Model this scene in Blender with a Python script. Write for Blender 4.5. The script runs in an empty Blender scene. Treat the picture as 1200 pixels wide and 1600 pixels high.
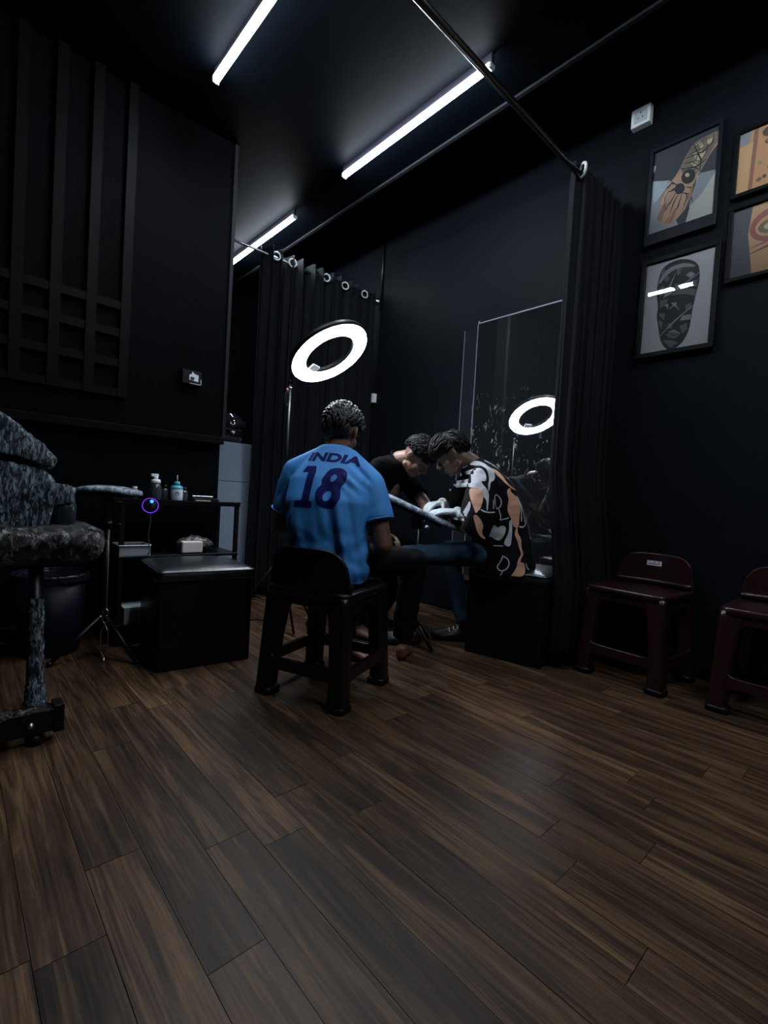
import bpy, bmesh, math, random
from mathutils import Vector, Matrix, noise
from mathutils.bvhtree import BVHTree

random.seed(7)
scene = bpy.context.scene
COL = scene.collection
PI = math.pi

# ------------------------------------------------------------------ camera
cam_d = bpy.data.cameras.new('camera')
cam_d.sensor_fit = 'HORIZONTAL'
cam_d.sensor_width = 36.0
cam_d.lens = 745.14 / 1200.0 * 36.0
cam_d.clip_start = 0.02
cam = bpy.data.objects.new('camera', cam_d)
COL.objects.link(cam)
yaw, pit, rol = math.radians(42.626), math.radians(-1.692), math.radians(3.301)
fw = Vector((math.sin(yaw) * math.cos(pit), math.cos(yaw) * math.cos(pit), math.sin(pit)))
rt = Vector((math.cos(yaw), -math.sin(yaw), 0))
up = rt.cross(fw)
r2 = rt * math.cos(rol) + up * math.sin(rol)
u2 = up * math.cos(rol) - rt * math.sin(rol)
M = Matrix((r2, u2, -fw)).transposed().to_4x4()
M.translation = Vector((0, 0, 0.86))
cam.matrix_world = M
scene.camera = cam

# ------------------------------------------------------------------ world and exposure
w = bpy.data.worlds.new('world')
scene.world = w
w.use_nodes = True
w.node_tree.nodes['Background'].inputs[0].default_value = (0.5, 0.6, 0.8, 1)
w.node_tree.nodes['Background'].inputs[1].default_value = 0.0
scene.view_settings.view_transform = 'Standard'
scene.view_settings.look = 'None'
scene.view_settings.gamma = 1.0
scene.view_settings.use_curve_mapping = False
scene.view_settings.exposure = 0.85
scene.cycles.max_bounces = 8
scene.cycles.transparent_max_bounces = 12
scene.cycles.sample_clamp_indirect = 4.0
scene.cycles.caustics_reflective = False
scene.cycles.caustics_refractive = False
TUBE_POWER = 75.0        # radiance of the ceiling tubes
RING_POWER = 30.0        # radiance of the ring light

# ------------------------------------------------------------------ materials
MATS = {}


def mat(name, col, rough=0.5, metal=0.0, spec=0.5, emis=None, estr=0.0, bump=0.0, bscale=60.0, vary=0.0,
        vscale=8.0, coat=0.0, stretch=None, alpha=None):
    if name in MATS:
        return MATS[name]
    m = bpy.data.materials.new(name)
    m.use_nodes = True
    nt = m.node_tree
    b = nt.nodes['Principled BSDF']
    b.inputs['Base Color'].default_value = (*col, 1)
    b.inputs['Roughness'].default_value = rough
    b.inputs['Metallic'].default_value = metal
    b.inputs['Specular IOR Level'].default_value = spec
    b.inputs['Coat Weight'].default_value = coat
    if emis:
        b.inputs['Emission Color'].default_value = (*emis, 1)
        b.inputs['Emission Strength'].default_value = estr
    if bump or vary:
        tc = nt.nodes.new('ShaderNodeTexCoord')
        mp = nt.nodes.new('ShaderNodeMapping')
        nt.links.new(tc.outputs['Object'], mp.inputs[0])
        if stretch:
            mp.inputs['Scale'].default_value = stretch
    if vary:
        n = nt.nodes.new('ShaderNodeTexNoise')
        n.inputs['Scale'].default_value = vscale
        n.inputs['Detail'].default_value = 4
        nt.links.new(mp.outputs[0], n.inputs['Vector'])
        rp = nt.nodes.new('ShaderNodeValToRGB')
        rp.color_ramp.elements[0].position = 0.3
        rp.color_ramp.elements[1].position = 0.7
        rp.color_ramp.elements[0].color = (*[c * (1 - vary) for c in col], 1)
        rp.color_ramp.elements[1].color = (*[min(1, c * (1 + vary)) for c in col], 1)
        nt.links.new(n.outputs['Fac'], rp.inputs[0])
        nt.links.new(rp.outputs[0], b.inputs['Base Color'])
    if bump:
        n = nt.nodes.new('ShaderNodeTexNoise')
        n.inputs['Scale'].default_value = bscale
        n.inputs['Detail'].default_value = 5
        nt.links.new(mp.outputs[0], n.inputs['Vector'])
        bp = nt.nodes.new('ShaderNodeBump')
        bp.inputs['Strength'].default_value = bump
        bp.inputs['Distance'].default_value = 0.01
        nt.links.new(n.outputs['Fac'], bp.inputs['Height'])
        nt.links.new(bp.outputs[0], b.inputs['Normal'])
    MATS[name] = m
    return m


def emit_mat(name, col, strength):
    m = bpy.data.materials.new(name)
    m.use_nodes = True
    nt = m.node_tree
    nt.nodes.clear()
    e = nt.nodes.new('ShaderNodeEmission')
    e.inputs[0].default_value = (*col, 1)
    e.inputs[1].default_value = strength
    o = nt.nodes.new('ShaderNodeOutputMaterial')
    nt.links.new(e.outputs[0], o.inputs[0])
    MATS[name] = m
    return m


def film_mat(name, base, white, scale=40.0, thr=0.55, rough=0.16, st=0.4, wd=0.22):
    """black upholstery under wrinkled cling film: its highlights are painted as pale streaks, its wrinkles bumped"""
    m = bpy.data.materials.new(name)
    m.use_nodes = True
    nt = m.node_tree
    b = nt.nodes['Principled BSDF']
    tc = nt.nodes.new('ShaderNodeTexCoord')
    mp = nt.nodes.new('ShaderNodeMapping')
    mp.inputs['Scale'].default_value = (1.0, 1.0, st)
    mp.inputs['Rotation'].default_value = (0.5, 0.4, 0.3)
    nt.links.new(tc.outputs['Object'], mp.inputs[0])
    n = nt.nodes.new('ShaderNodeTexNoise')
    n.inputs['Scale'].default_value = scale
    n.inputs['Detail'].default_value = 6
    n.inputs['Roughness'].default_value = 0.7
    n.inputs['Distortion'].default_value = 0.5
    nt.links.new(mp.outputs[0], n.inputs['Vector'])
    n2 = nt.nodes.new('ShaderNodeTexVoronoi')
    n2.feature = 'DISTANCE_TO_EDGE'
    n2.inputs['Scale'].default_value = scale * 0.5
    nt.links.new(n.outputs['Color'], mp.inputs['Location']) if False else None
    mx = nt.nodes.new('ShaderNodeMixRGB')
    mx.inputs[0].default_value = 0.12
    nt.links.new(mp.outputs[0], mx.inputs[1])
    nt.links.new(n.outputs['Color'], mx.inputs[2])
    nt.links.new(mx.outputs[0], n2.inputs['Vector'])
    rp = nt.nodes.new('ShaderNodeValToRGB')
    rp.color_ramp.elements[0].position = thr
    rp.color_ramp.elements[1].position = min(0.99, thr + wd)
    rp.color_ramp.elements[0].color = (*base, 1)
    rp.color_ramp.elements[1].color = (*white, 1)  # pale streak colour stands in for glints on the film
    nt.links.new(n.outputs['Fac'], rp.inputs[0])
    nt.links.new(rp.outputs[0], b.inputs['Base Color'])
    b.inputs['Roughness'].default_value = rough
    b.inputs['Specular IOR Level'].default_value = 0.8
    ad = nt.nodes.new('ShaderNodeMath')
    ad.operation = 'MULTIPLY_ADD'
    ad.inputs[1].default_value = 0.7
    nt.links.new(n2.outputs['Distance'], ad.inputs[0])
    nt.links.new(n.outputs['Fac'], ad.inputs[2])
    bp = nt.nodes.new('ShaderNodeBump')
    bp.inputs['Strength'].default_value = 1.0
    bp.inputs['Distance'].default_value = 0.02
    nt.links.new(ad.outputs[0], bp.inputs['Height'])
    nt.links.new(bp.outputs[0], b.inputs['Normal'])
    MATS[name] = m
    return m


def wood_mat():
    m = bpy.data.materials.new('vinyl_wood_plank')
    m.use_nodes = True
    nt = m.node_tree
    N = nt.nodes.new
    L = nt.links.new
    b = nt.nodes['Principled BSDF']
    tc = N('ShaderNodeTexCoord')
    oi = N('ShaderNodeObjectInfo')
    mul = N('ShaderNodeVectorMath')
    mul.operation = 'SCALE'
    mul.inputs[0].default_value = (13.0, 7.0, 3.0)
    L(oi.outputs['Random'], mul.inputs['Scale'])
    add = N('ShaderNodeVectorMath')
    L(tc.outputs['Object'], add.inputs[0])
    L(mul.outputs[0], add.inputs[1])
    mp = N('ShaderNodeMapping')
    mp.inputs['Scale'].default_value = (13.0, 1.0, 1.0)
    L(add.outputs[0], mp.inputs[0])
    n1 = N('ShaderNodeTexNoise')
    n1.inputs['Scale'].default_value = 2.2
    n1.inputs['Detail'].default_value = 8
    n1.inputs['Roughness'].default_value = 0.65
    n1.inputs['Distortion'].default_value = 0.9
    L(mp.outputs[0], n1.inputs['Vector'])
    mp2 = N('ShaderNodeMapping')
    mp2.inputs['Scale'].default_value = (80.0, 1.5, 1.0)
    L(add.outputs[0], mp2.inputs[0])
    n2 = N('ShaderNodeTexNoise')
    n2.inputs['Scale'].default_value = 2.0
    n2.inputs['Detail'].default_value = 6
    L(mp2.outputs[0], n2.inputs['Vector'])
    mx = N('ShaderNodeMath')
    mx.operation = 'MULTIPLY_ADD'
    mx.inputs[1].default_value = 0.33
    L(n2.outputs['Fac'], mx.inputs[0])
    m3 = N('ShaderNodeMath')
    m3.operation = 'MULTIPLY'
    m3.inputs[1].default_value = 0.72
    L(n1.outputs['Fac'], m3.inputs[0])
    L(m3.outputs[0], mx.inputs[2])
    rp = N('ShaderNodeValToRGB')
    cr = rp.color_ramp
    cr.elements[0].position = 0.34
    cr.elements[0].color = (0.0045, 0.0026, 0.0022, 1)
    cr.elements[1].position = 0.72
    cr.elements[1].color = (0.150, 0.086, 0.042, 1)
    e = cr.elements.new(0.5)
    e.color = (0.040, 0.0205, 0.0108, 1)
    L(mx.outputs[0], rp.inputs[0])
    # tone of each plank
    hs = N('ShaderNodeHueSaturation')
    mr = N('ShaderNodeMapRange')
    mr.inputs[3].default_value = 0.6
    mr.inputs[4].default_value = 1.2
    L(oi.outputs['Random'], mr.inputs[0])
    L(mr.outputs[0], hs.inputs['Value'])
    L(rp.outputs[0], hs.inputs['Color'])
    L(hs.outputs[0], b.inputs['Base Color'])
    rr = N('ShaderNodeMapRange')
    rr.inputs[3].default_value = 0.34
    rr.inputs[4].default_value = 0.62
    L(n2.outputs['Fac'], rr.inputs[0])
    L(rr.outputs[0], b.inputs['Roughness'])
    b.inputs['Specular IOR Level'].default_value = 0.20
    bp = N('ShaderNodeBump')
    bp.inputs['Strength'].default_value = 0.12
    bp.inputs['Distance'].default_value = 0.003
    L(n2.outputs['Fac'], bp.inputs['Height'])
    L(bp.outputs[0], b.inputs['Normal'])
    MATS[m.name] = m
    return m


def glass_mat():
    m = bpy.data.materials.new('picture_glass')
    m.use_nodes = True
    nt = m.node_tree
    nt.nodes.clear()
    N = nt.nodes.new
    fr = N('ShaderNodeFresnel')
    fr.inputs[0].default_value = 1.5
    t = N('ShaderNodeBsdfTransparent')
    t.inputs[0].default_value = (0.93, 0.95, 0.95, 1)
    g = N('ShaderNodeBsdfGlossy')
    g.inputs['Roughness'].default_value = 0.01
    mx = N('ShaderNodeMixShader')
    o = N('ShaderNodeOutputMaterial')
    nt.links.new(fr.outputs[0], mx.inputs[0])
    nt.links.new(t.outputs[0], mx.inputs[1])
    nt.links.new(g.outputs[0], mx.inputs[2])
    nt.links.new(mx.outputs[0], o.inputs[0])
    MATS[m.name] = m
    return m


def mirror_mat():
    m = bpy.data.materials.new('smudged_mirror')
    m.use_nodes = True
    nt = m.node_tree
    nt.nodes.clear()
    N = nt.nodes.new
    L = nt.links.new
    g = N('ShaderNodeBsdfGlossy')
    g.inputs[0].default_value = (0.62, 0.65, 0.68, 1)
    g.inputs['Roughness'].default_value = 0.012
    d = N('ShaderNodeBsdfDiffuse')
    d.inputs[0].default_value = (0.62, 0.68, 0.75, 1)
    tc = N('ShaderNodeTexCoord')
    # smears: patchy finger marks around head height and a few streaks
    mp = N('ShaderNodeMapping')
    mp.inputs['Scale'].default_value = (1, 1, 0.5)
    L(tc.outputs['Object'], mp.inputs[0])
    n = N('ShaderNodeTexNoise')
    n.inputs['Scale'].default_value = 34
    n.inputs['Detail'].default_value = 5
    n.inputs['Distortion'].default_value = 1.4
    L(mp.outputs[0], n.inputs['Vector'])
    r1 = N('ShaderNodeMapRange')
    r1.inputs[1].default_value = 0.60
    r1.inputs[2].default_value = 0.72
    L(n.outputs['Fac'], r1.inputs[0])
    nb = N('ShaderNodeTexNoise')
    nb.inputs['Scale'].default_value = 5
    L(tc.outputs['Object'], nb.inputs['Vector'])
    r2_ = N('ShaderNodeMapRange')
    r2_.inputs[1].default_value = 0.44
    r2_.inputs[2].default_value = 0.60
    L(nb.outputs['Fac'], r2_.inputs[0])
    # the marks sit in a zone about head height (object z = height on the glass)
    sx = N('ShaderNodeSeparateXYZ')
    L(tc.outputs['Object'], sx.inputs[0])
    za = N('ShaderNodeMapRange')
    za.inputs[1].default_value = 1.00
    za.inputs[2].default_value = 1.20
    L(sx.outputs['Z'], za.inputs[0])
    zb = N('ShaderNodeMapRange')
    zb.inputs[1].default_value = 1.72
    zb.inputs[2].default_value = 1.42
    L(sx.outputs['Z'], zb.inputs[0])
    mul = None
    prev = r1.outputs[0]
    for s in (r2_.outputs[0], za.outputs[0], zb.outputs[0]):
        q = N('ShaderNodeMath')
        q.operation = 'MULTIPLY'
        L(prev, q.inputs[0])
        L(s, q.inputs[1])
        prev = q.outputs[0]
    q = N('ShaderNodeMath')
    q.operation = 'MULTIPLY'
    q.inputs[1].default_value = 0.5
    L(prev, q.inputs[0])
    # faint even haze of dust
    q2 = N('ShaderNodeMath')
    q2.operation = 'ADD'
    q2.inputs[1].default_value = 0.012
    L(q.outputs[0], q2.inputs[0])
    mx = N('ShaderNodeMixShader')
    L(q2.outputs[0], mx.inputs[0])
    L(g.outputs[0], mx.inputs[1])
    L(d.outputs[0], mx.inputs[2])
    o = N('ShaderNodeOutputMaterial')
    L(mx.outputs[0], o.inputs[0])
    MATS[m.name] = m
    return m


# wall paint etc.
WALL = mat('black_wall_paint', (0.0008, 0.0012, 0.0020), 0.62, spec=0.035, bump=0.25, bscale=35, vary=0.25, vscale=3)
WALLR = mat('black_wall_paint_cool', (0.0036, 0.0050, 0.0072), 0.55, spec=0.05, bump=0.12, bscale=30, vary=0.15, vscale=2)
CEIL = mat('black_ceiling_paint', (0.0005, 0.0011, 0.0021), 0.6, spec=0.03, bump=0.1, bscale=20)
TRIM = mat('dark_trim', (0.014, 0.015, 0.018), 0.5, spec=0.2)
BEAD = mat('dark_corner_bead', (0.009, 0.010, 0.012), 0.6, spec=0.15)
SLAT = mat('black_slat_paint', (0.0021, 0.0022, 0.0027), 0.5, spec=0.06, bump=0.15, bscale=40)
WOOD = wood_mat()
SUBF = mat('floor_screed', (0.012, 0.009, 0.008), 0.8)
BLACKP = mat('black_plastic', (0.004, 0.004, 0.0045), 0.42, spec=0.2)
BLACKM = mat('black_metal', (0.005, 0.005, 0.006), 0.35, spec=0.25)
CHROME = mat('brushed_chrome', (0.45, 0.45, 0.46), 0.3, metal=1.0)
WHITEP = mat('white_plastic', (0.72, 0.74, 0.76), 0.4)
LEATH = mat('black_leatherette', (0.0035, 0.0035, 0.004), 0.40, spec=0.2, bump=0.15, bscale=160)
LEATHS = mat('black_leatherette_lid_highlight', (0.013, 0.0155, 0.019), 0.30, spec=0.7, bump=0.12, bscale=160)  # lighter than the body: the top's highlight is put into the colour
MAROON = mat('dark_maroon_plastic', (0.016, 0.0045, 0.005), 0.28, spec=0.4)
BROWNP = mat('dark_brown_plastic', (0.0075, 0.004, 0.004), 0.30, spec=0.35)
CURT = mat('black_curtain_cloth', (0.0052, 0.0062, 0.0082), 0.75, spec=0.1, bump=0.1, bscale=300)
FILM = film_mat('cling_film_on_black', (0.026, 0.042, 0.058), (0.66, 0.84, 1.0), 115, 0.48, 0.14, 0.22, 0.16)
FILM2 = film_mat('cling_film_dark', (0.004, 0.004, 0.005), (0.46, 0.44, 0.43), 36, 0.55)
FILM3 = film_mat('cling_film_pale', (0.12, 0.16, 0.22), (0.60, 0.70, 0.80), 24, 0.40)
GLASS = glass_mat()
MIRROR = mirror_mat()
TUBE_E = emit_mat('tube_light', (0.80, 0.90, 1.0), TUBE_POWER)
RING_E = emit_mat('ring_light', (0.86, 0.93, 1.0), RING_POWER)
SKIN_A = mat('skin_brown', (0.13, 0.055, 0.033), 0.5, vary=0.12, vscale=12)
SKIN_B = mat('skin_tan', (0.19, 0.10, 0.065), 0.5, vary=0.10, vscale=12)
SKIN_C = mat('skin_light_brown', (0.15, 0.082, 0.054), 0.5, vary=0.10, vscale=12)
HAIR = mat('black_hair', (0.003, 0.003, 0.0033), 0.5, spec=0.22)
HAIRG = mat('dark_wavy_hair_ring_lit', (0.012, 0.0128, 0.0135), 0.45, spec=0.4)  # colour lightened to stand in for the ring light's highlights
BLUE = mat('blue_jersey_knit', (0.040, 0.245, 0.62), 0.7, bump=0.08, bscale=500, vary=0.06)
NAVY = mat('navy_jersey_print', (0.005, 0.008, 0.085), 0.7, spec=0.1)
BLACKT = mat('black_cotton', (0.0028, 0.0028, 0.0032), 0.85, spec=0.05)
BLACKS = mat('black_printed_shirt', (0.0045, 0.004, 0.0045), 0.8, spec=0.12)
PWHITE = mat('print_white', (0.50, 0.51, 0.55), 0.7)
PPEACH = mat('print_peach', (0.58, 0.30, 0.20), 0.7)
BPANTS = mat('black_trousers', (0.0045, 0.0042, 0.0042), 0.85, spec=0.1)
GPANTS = mat('dark_grey_denim', (0.0055, 0.0058, 0.0068), 0.85, spec=0.06, vary=0.3, vscale=30)
JEANS = mat('blue_jeans', (0.026, 0.050, 0.082), 0.85, spec=0.15, vary=0.25, vscale=25)
GLOVE = mat('white_latex', (0.36, 0.41, 0.43), 0.5)


# ------------------------------------------------------------------ mesh helpers
class MB:
    def __init__(s):
        s.v = []
        s.f = []
        s.mi = []

    def add(s, vs, fs, mi=0):
        o = len(s.v)
        s.v += [tuple(p) for p in vs]
        for f in fs:
            s.f.append(tuple(i + o for i in f))
            s.mi.append(mi)
        return s

    def box(s, c, size, R=None, mi=0, taper=1.0):
        hx, hy, hz = size[0] / 2, size[1] / 2, size[2] / 2
        c = Vector(c)
        vs = []
        for z in (-1, 1):
            k = taper if z > 0 else 1.0
            for x, y in ((-1, -1), (1, -1), (1, 1), (-1, 1)):
                p = Vector((x * hx * k, y * hy * k, z * hz))
                vs.append(c + (R @ p if R else p))
        return s.add(vs, [(3, 2, 1, 0), (4, 5, 6, 7), (0, 1, 5, 4), (1, 2, 6, 5), (2, 3, 7, 6), (3, 0, 4, 7)], mi)

    def tube(s, pts, r, seg=8, cap=True, mi=0, closed=False):
        pts = [Vector(p) for p in pts]
        n = len(pts)
        if not hasattr(r, '__len__'):
            r = [r] * n
        rings = []
        prev = None
        for i, p in enumerate(pts):
            if closed:
                t = pts[(i + 1) % n] - pts[i - 1]
            else:
                t = pts[min(i + 1, n - 1)] - pts[max(i - 1, 0)]
            t = t.normalized() if t.length > 1e-9 else Vector((0, 0, 1))
            if prev is None:
                a = t.cross(Vector((0, 0, 1)))
                if a.length < 0.05:
                    a = t.cross(Vector((1, 0, 0)))
                a.normalize()
            else:
                a = prev - t * prev.dot(t)
                a.normalize()
            prev = a
            b = t.cross(a)
            rings.append([p + (a * math.cos(2 * PI * k / seg) + b * math.sin(2 * PI * k / seg)) * r[i] for k in range(seg)])
        s.loft(rings, cap and not closed, mi, closed)
        return s

    def loft(s, rings, cap=True, mi=0, closed=False):
        n = len(rings)
        k = len(rings[0])
        vs = [p for R_ in rings for p in R_]
        fs = []
        for i in range(n if closed else n - 1):
            j = (i + 1) % n
            for q in range(k):
                fs.append((i * k + q, i * k + (q + 1) % k, j * k + (q + 1) % k, j * k + q))
        if cap:
            fs.append(tuple(reversed(range(k))))
            fs.append(tuple((n - 1) * k + q for q in range(k)))
        return s.add(vs, fs, mi)

    def lathe(s, prof, c=(0, 0, 0), seg=20, R=None, cap=True, mi=0):
        c = Vector(c)
        rings = []
        for r, z in prof:
            ring = []
            for k in range(seg):
                p = Vector((r * math.cos(2 * PI * k / seg), r * math.sin(2 * PI * k / seg), z))
                ring.append(c + (R @ p if R else p))
            rings.append(ring)
        return s.loft(rings, cap, mi)

    def ball(s, c, rad, R=None, seg=14, rings=9, mi=0):
        rx, ry, rz = rad if hasattr(rad, '__len__') else (rad,) * 3
        c = Vector(c)
        rr = []
        for i in range(rings):
            th = PI * (i + 0.5) / rings
            ring = []
            for k in range(seg):
                p = Vector((rx * math.sin(th) * math.cos(2 * PI * k / seg), ry * math.sin(th) * math.sin(2 * PI * k / seg), -rz * math.cos(th)))
                ring.append(c + (R @ p if R else p))
            rr.append(ring)
        return s.loft(rr, True, mi)

    def cone(s, a, b, ra, rb, seg=14, mi=0):
        """tapered capsule"""
        a, b = Vector(a), Vector(b)
        t = (b - a).normalized()
        pts, rs = [], []
        for k in range(4):
            th = PI / 2 * (k + 0.35) / 4
            pts.append(a - t * ra * math.cos(th))
            rs.append(ra * math.sin(th))
        pts += [a, b]
        rs += [ra, rb]
        for k in range(3, -1, -1):
            th = PI / 2 * (k + 0.35) / 4
            pts.append(b + t * rb * math.cos(th))
            rs.append(rb * math.sin(th))
        return s.tube(pts, rs, seg, True, mi)

    def mesh(s, name):
        me = bpy.data.meshes.new(name)
        me.from_pydata(s.v, [], s.f)
        if any(s.mi):
            me.polygons.foreach_set('material_index', s.mi)
        me.update()
        return me

    def build(s, name, m, parent=None, smooth=False, bevel=0.0, bseg=2, angle=None):
        me = s.mesh(name)
        for x in (m if isinstance(m, (list, tuple)) else [m]):
            me.materials.append(x)
        return link(name, me, parent, smooth, bevel, bseg, angle)


def link(name, me, parent=None, smooth=False, bevel=0.0, bseg=2, angle=None):
    o = bpy.data.objects.new(name, me)
    COL.objects.link(o)
    if parent:
        o.parent = parent
    if smooth:
        me.polygons.foreach_set('use_smooth', [True] * len(me.polygons))
    if bevel:
        b = o.modifiers.new('bevel', 'BEVEL')
        b.width = bevel
        b.segments = bseg
        b.limit_method = 'ANGLE'
        b.angle_limit = math.radians(angle or 40)
        me.polygons.foreach_set('use_smooth', [True] * len(me.polygons))
        b.harden_normals = True
    return o


def tag(o, label=None, cat=None, group=None, kind=None):
    if label:
        o['label'] = label
    if cat:
        o['category'] = cat
    if group:
        o['group'] = group
    if kind:
        o['kind'] = kind
    return o


def thing(name, label, cat, group=None):
    o = bpy.data.objects.new(name, None)
    COL.objects.link(o)
    o.empty_display_size = 0.05
    return tag(o, label, cat, group)


def place(o, loc, rz=0.0, scale=None):
    o.location = loc
    o.rotation_euler = (0, 0, rz)
    if scale:
        o.scale = scale
    return o


def copy_tree(o, parent=None):
    c = o.copy()
    COL.objects.link(c)
    c.parent = parent
    for ch in list(o.children):
        copy_tree(ch, c)
    return c


def remeshed(mb, name, m, parent, voxel=0.006, smooth=6, factor=0.5, fn=None):
    """voxel union of overlapping solids -> one continuous smooth surface"""
    me = mb.mesh(name + '_src')
    o = bpy.data.objects.new(name + '_src', me)
    COL.objects.link(o)
    r = o.modifiers.new('r', 'REMESH')
    r.mode = 'VOXEL'
    r.voxel_size = voxel
    if smooth:
        sm = o.modifiers.new('s', 'SMOOTH')
        sm.iterations = smooth
        sm.factor = factor
    dg = bpy.context.evaluated_depsgraph_get()
    dg.update()
    new = bpy.data.meshes.new_from_object(o.evaluated_get(dg))
    new.name = name
    bpy.data.objects.remove(o)
    bpy.data.meshes.remove(me)
    if fn:
        nr = [v.normal.copy() for v in new.vertices]
        for v, n_ in zip(new.vertices, nr):
            v.co = fn(v.co, n_)
        new.update()
    new.materials.clear()
    new.materials.append(m)
    return link(name, new, parent, True)


def decal_mesh(loops=None, text=None, offset=0.0, shear=0.0, size=1.0, cell=0.01):
    """filled 2D outlines (or text) cut into a fine grid; returns (verts2d, faces)"""
    if text:
        cu = bpy.data.curves.new('t', 'FONT')
        cu.body = text
        cu.size = size
        cu.offset = offset
        cu.shear = shear
        cu.resolution_u = 4
    else:
        cu = bpy.data.curves.new('t', 'CURVE')
        cu.dimensions = '2D'
        cu.fill_mode = 'BOTH'
        for lp in loops:
            sp = cu.splines.new('POLY')
            sp.points.add(len(lp) - 1)
            for q, p in zip(sp.points, lp):
                q.co = (p[0], p[1], 0, 1)
            sp.use_cyclic_u = True
    ob = bpy.data.objects.new('t', cu)
    COL.objects.link(ob)
    dg = bpy.context.evaluated_depsgraph_get()
    dg.update()
    me = bpy.data.meshes.new_from_object(ob.evaluated_get(dg))
    bpy.data.objects.remove(ob)
    bm = bmesh.new()
    bm.from_mesh(me)
    bpy.data.meshes.remove(me)
    if not bm.verts:
        return bm
    for ax in (0, 1):
        lo = min(v.co[ax] for v in bm.verts)
        hi = max(v.co[ax] for v in bm.verts)
        k = math.floor(lo / cell) + 1
        while k * cell < hi:
            n = Vector((0, 0, 0))
            n[ax] = 1
            co = Vector((0, 0, 0))
            co[ax] = k * cell
            bmesh.ops.bisect_plane(bm, geom=bm.verts[:] + bm.edges[:] + bm.faces[:], plane_co=co, plane_no=n)
            k += 1
    bmesh.ops.triangulate(bm, faces=[f for f in bm.faces if len(f.verts) > 4])
    return bm


def soft(lp, n=2, closed=True):
    """rounds the corners of a traced outline"""
    for _ in range(n):
        out = []
        m_ = len(lp)
        for i in range(m_ if closed else m_ - 1):
            a, b = lp[i], lp[(i + 1) % m_]
            out.append((a[0] * 0.75 + b[0] * 0.25, a[1] * 0.75 + b[1] * 0.25))
            out.append((a[0] * 0.25 + b[0] * 0.75, a[1] * 0.25 + b[1] * 0.75))
        if not closed:
            out = [lp[0]] + out + [lp[-1]]
        lp = out
    return lp


def stroke(pts, wd):
    """outline polygon of a polyline of width wd"""
    P_ = [Vector(p) for p in pts]
    lft, rgt = [], []
    n = len(P_)
    for i, p in enumerate(P_):
        t = P_[min(i + 1, n - 1)] - P_[max(i - 1, 0)]
        t = t.normalized() if t.length > 1e-9 else Vector((1, 0))
        q = Vector((-t.y, t.x)) * wd / 2 * (0.35 if i in (0, n - 1) else 1.0)
        lft.append(tuple(p + q))
        rgt.append(tuple(p - q))
    return lft + rgt[::-1]


def wrap_decal(bm, name, m, parent, bvh, ray, off=0.0018, limit=0.6):
    """drops the 2D mesh onto the surface in bvh; ray(x, y) -> (origin, direction)"""
    bad = []
    for v in bm.verts:
        o_, d_ = ray(v.co.x, v.co.y)
        loc, nor, idx, dist = bvh.ray_cast(o_, d_, limit)
        if loc is None:
            bad.append(v)
        else:
            v.co = loc - d_ * off
    if bad:
        bmesh.ops.delete(bm, geom=bad, context='VERTS')
    me = bpy.data.meshes.new(name)
    bm.to_mesh(me)
    bm.free()
    me.materials.append(m)
    return link(name, me, parent, True)


def bvh_of(o):
    bm = bmesh.new()
    bm.from_mesh(o.data)
    b = BVHTree.FromBMesh(bm)
    bm.free()
    return b

# ------------------------------------------------------------------ the room
ZC = 3.08          # false ceiling
XR = 2.95          # right wall
YL = 3.06          # lattice wall face
YB = 5.3


def struct(name, mb, m, label=None, **k):
    o = mb.build(name, m, **k)
    tag(o, label, None, None, 'structure')
    return o


floor = struct('floor', MB().box((0.7, 1.75, -0.035), (4.7, 7.3, 0.054)), SUBF, 'dark brown wood plank floor of the studio')
PW, PL = 0.1143, 0.915
ends = {0: .975, 1: 1.17, 2: .78, 3: 1.074, 5: 1.148, 6: .955, 7: .29, 8: .488, 10: .385, 11: .688, 12: .456, 14: .995}
rngp = random.Random(3)
pm = MB().box((0, 0, 0), (PW - 0.0014, PL - 0.0016, 0.008)).mesh('plank')
pm.materials.append(WOOD)
for k in range(-7, 25):
    x = 0.13 + (k + 0.5) * PW
    if x > XR:
        continue
    e = ends.get(k, rngp.uniform(0, PL))
    n0 = math.floor((-0.75 - e) / PL)
    n1 = math.ceil(((3.12 if x < 1.30 else 5.25) - e) / PL)
    for j in range(n0, n1):
        o = link('plank', pm, floor)
        o.location = (x, e + (j + 0.5) * PL, -0.004 + rngp.uniform(-0.0003, 0.0003))

c1 = struct('ceiling', MB().box(((2.245 - 1.6) / 2, 1.75, (ZC + 3.6) / 2), (3.845, 7.3, 3.6 - ZC)), CEIL, 'black false ceiling carrying the tube lights')
struct('ceiling', MB().box((2.7, 1.75, 3.65), (1.3, 7.3, 0.1)), CEIL, 'black slab above the slot along the long wall')
struct('trim_1', MB().box((2.235, 1.75, ZC - 0.004), (0.022, 7.2, 0.02)), TRIM, 'thin grey edge strip of the false ceiling')
struct('wall_right', MB().box((XR + 0.05, 1.75, 1.8), (0.1, 7.3, 3.7)), WALLR, 'blue-black long wall behind the mirror and framed pictures')
struct('wall_back', MB().box((1.2, YB + 0.05, 1.8), (5.6, 0.1, 3.7)), WALL, 'dark end wall beyond the far curtain')
struct('wall_rear', MB().box((0.7, -1.85, 1.8), (4.7, 0.1, 3.7)), WALL)
struct('wall_side', MB().box((-1.65, 1.75, 1.8), (0.1, 7.3, 3.7)), WALL)
wl = struct('wall_left', MB().box((-0.13, YL + 0.07, (1.19 + ZC) / 2), (2.94, 0.14, ZC - 1.19)), WALL, 'black partition wall with slatted lattice and a ledge')
MB().box((-0.13, YL + 0.095, 0.595), (2.94, 0.09, 1.19)).build('lower_panel', WALL, wl)
MB().box((-0.13, YL + 0.018, 1.172), (2.94, 0.068, 0.044)).build('ledge', SLAT, wl, bevel=0.004)
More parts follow.
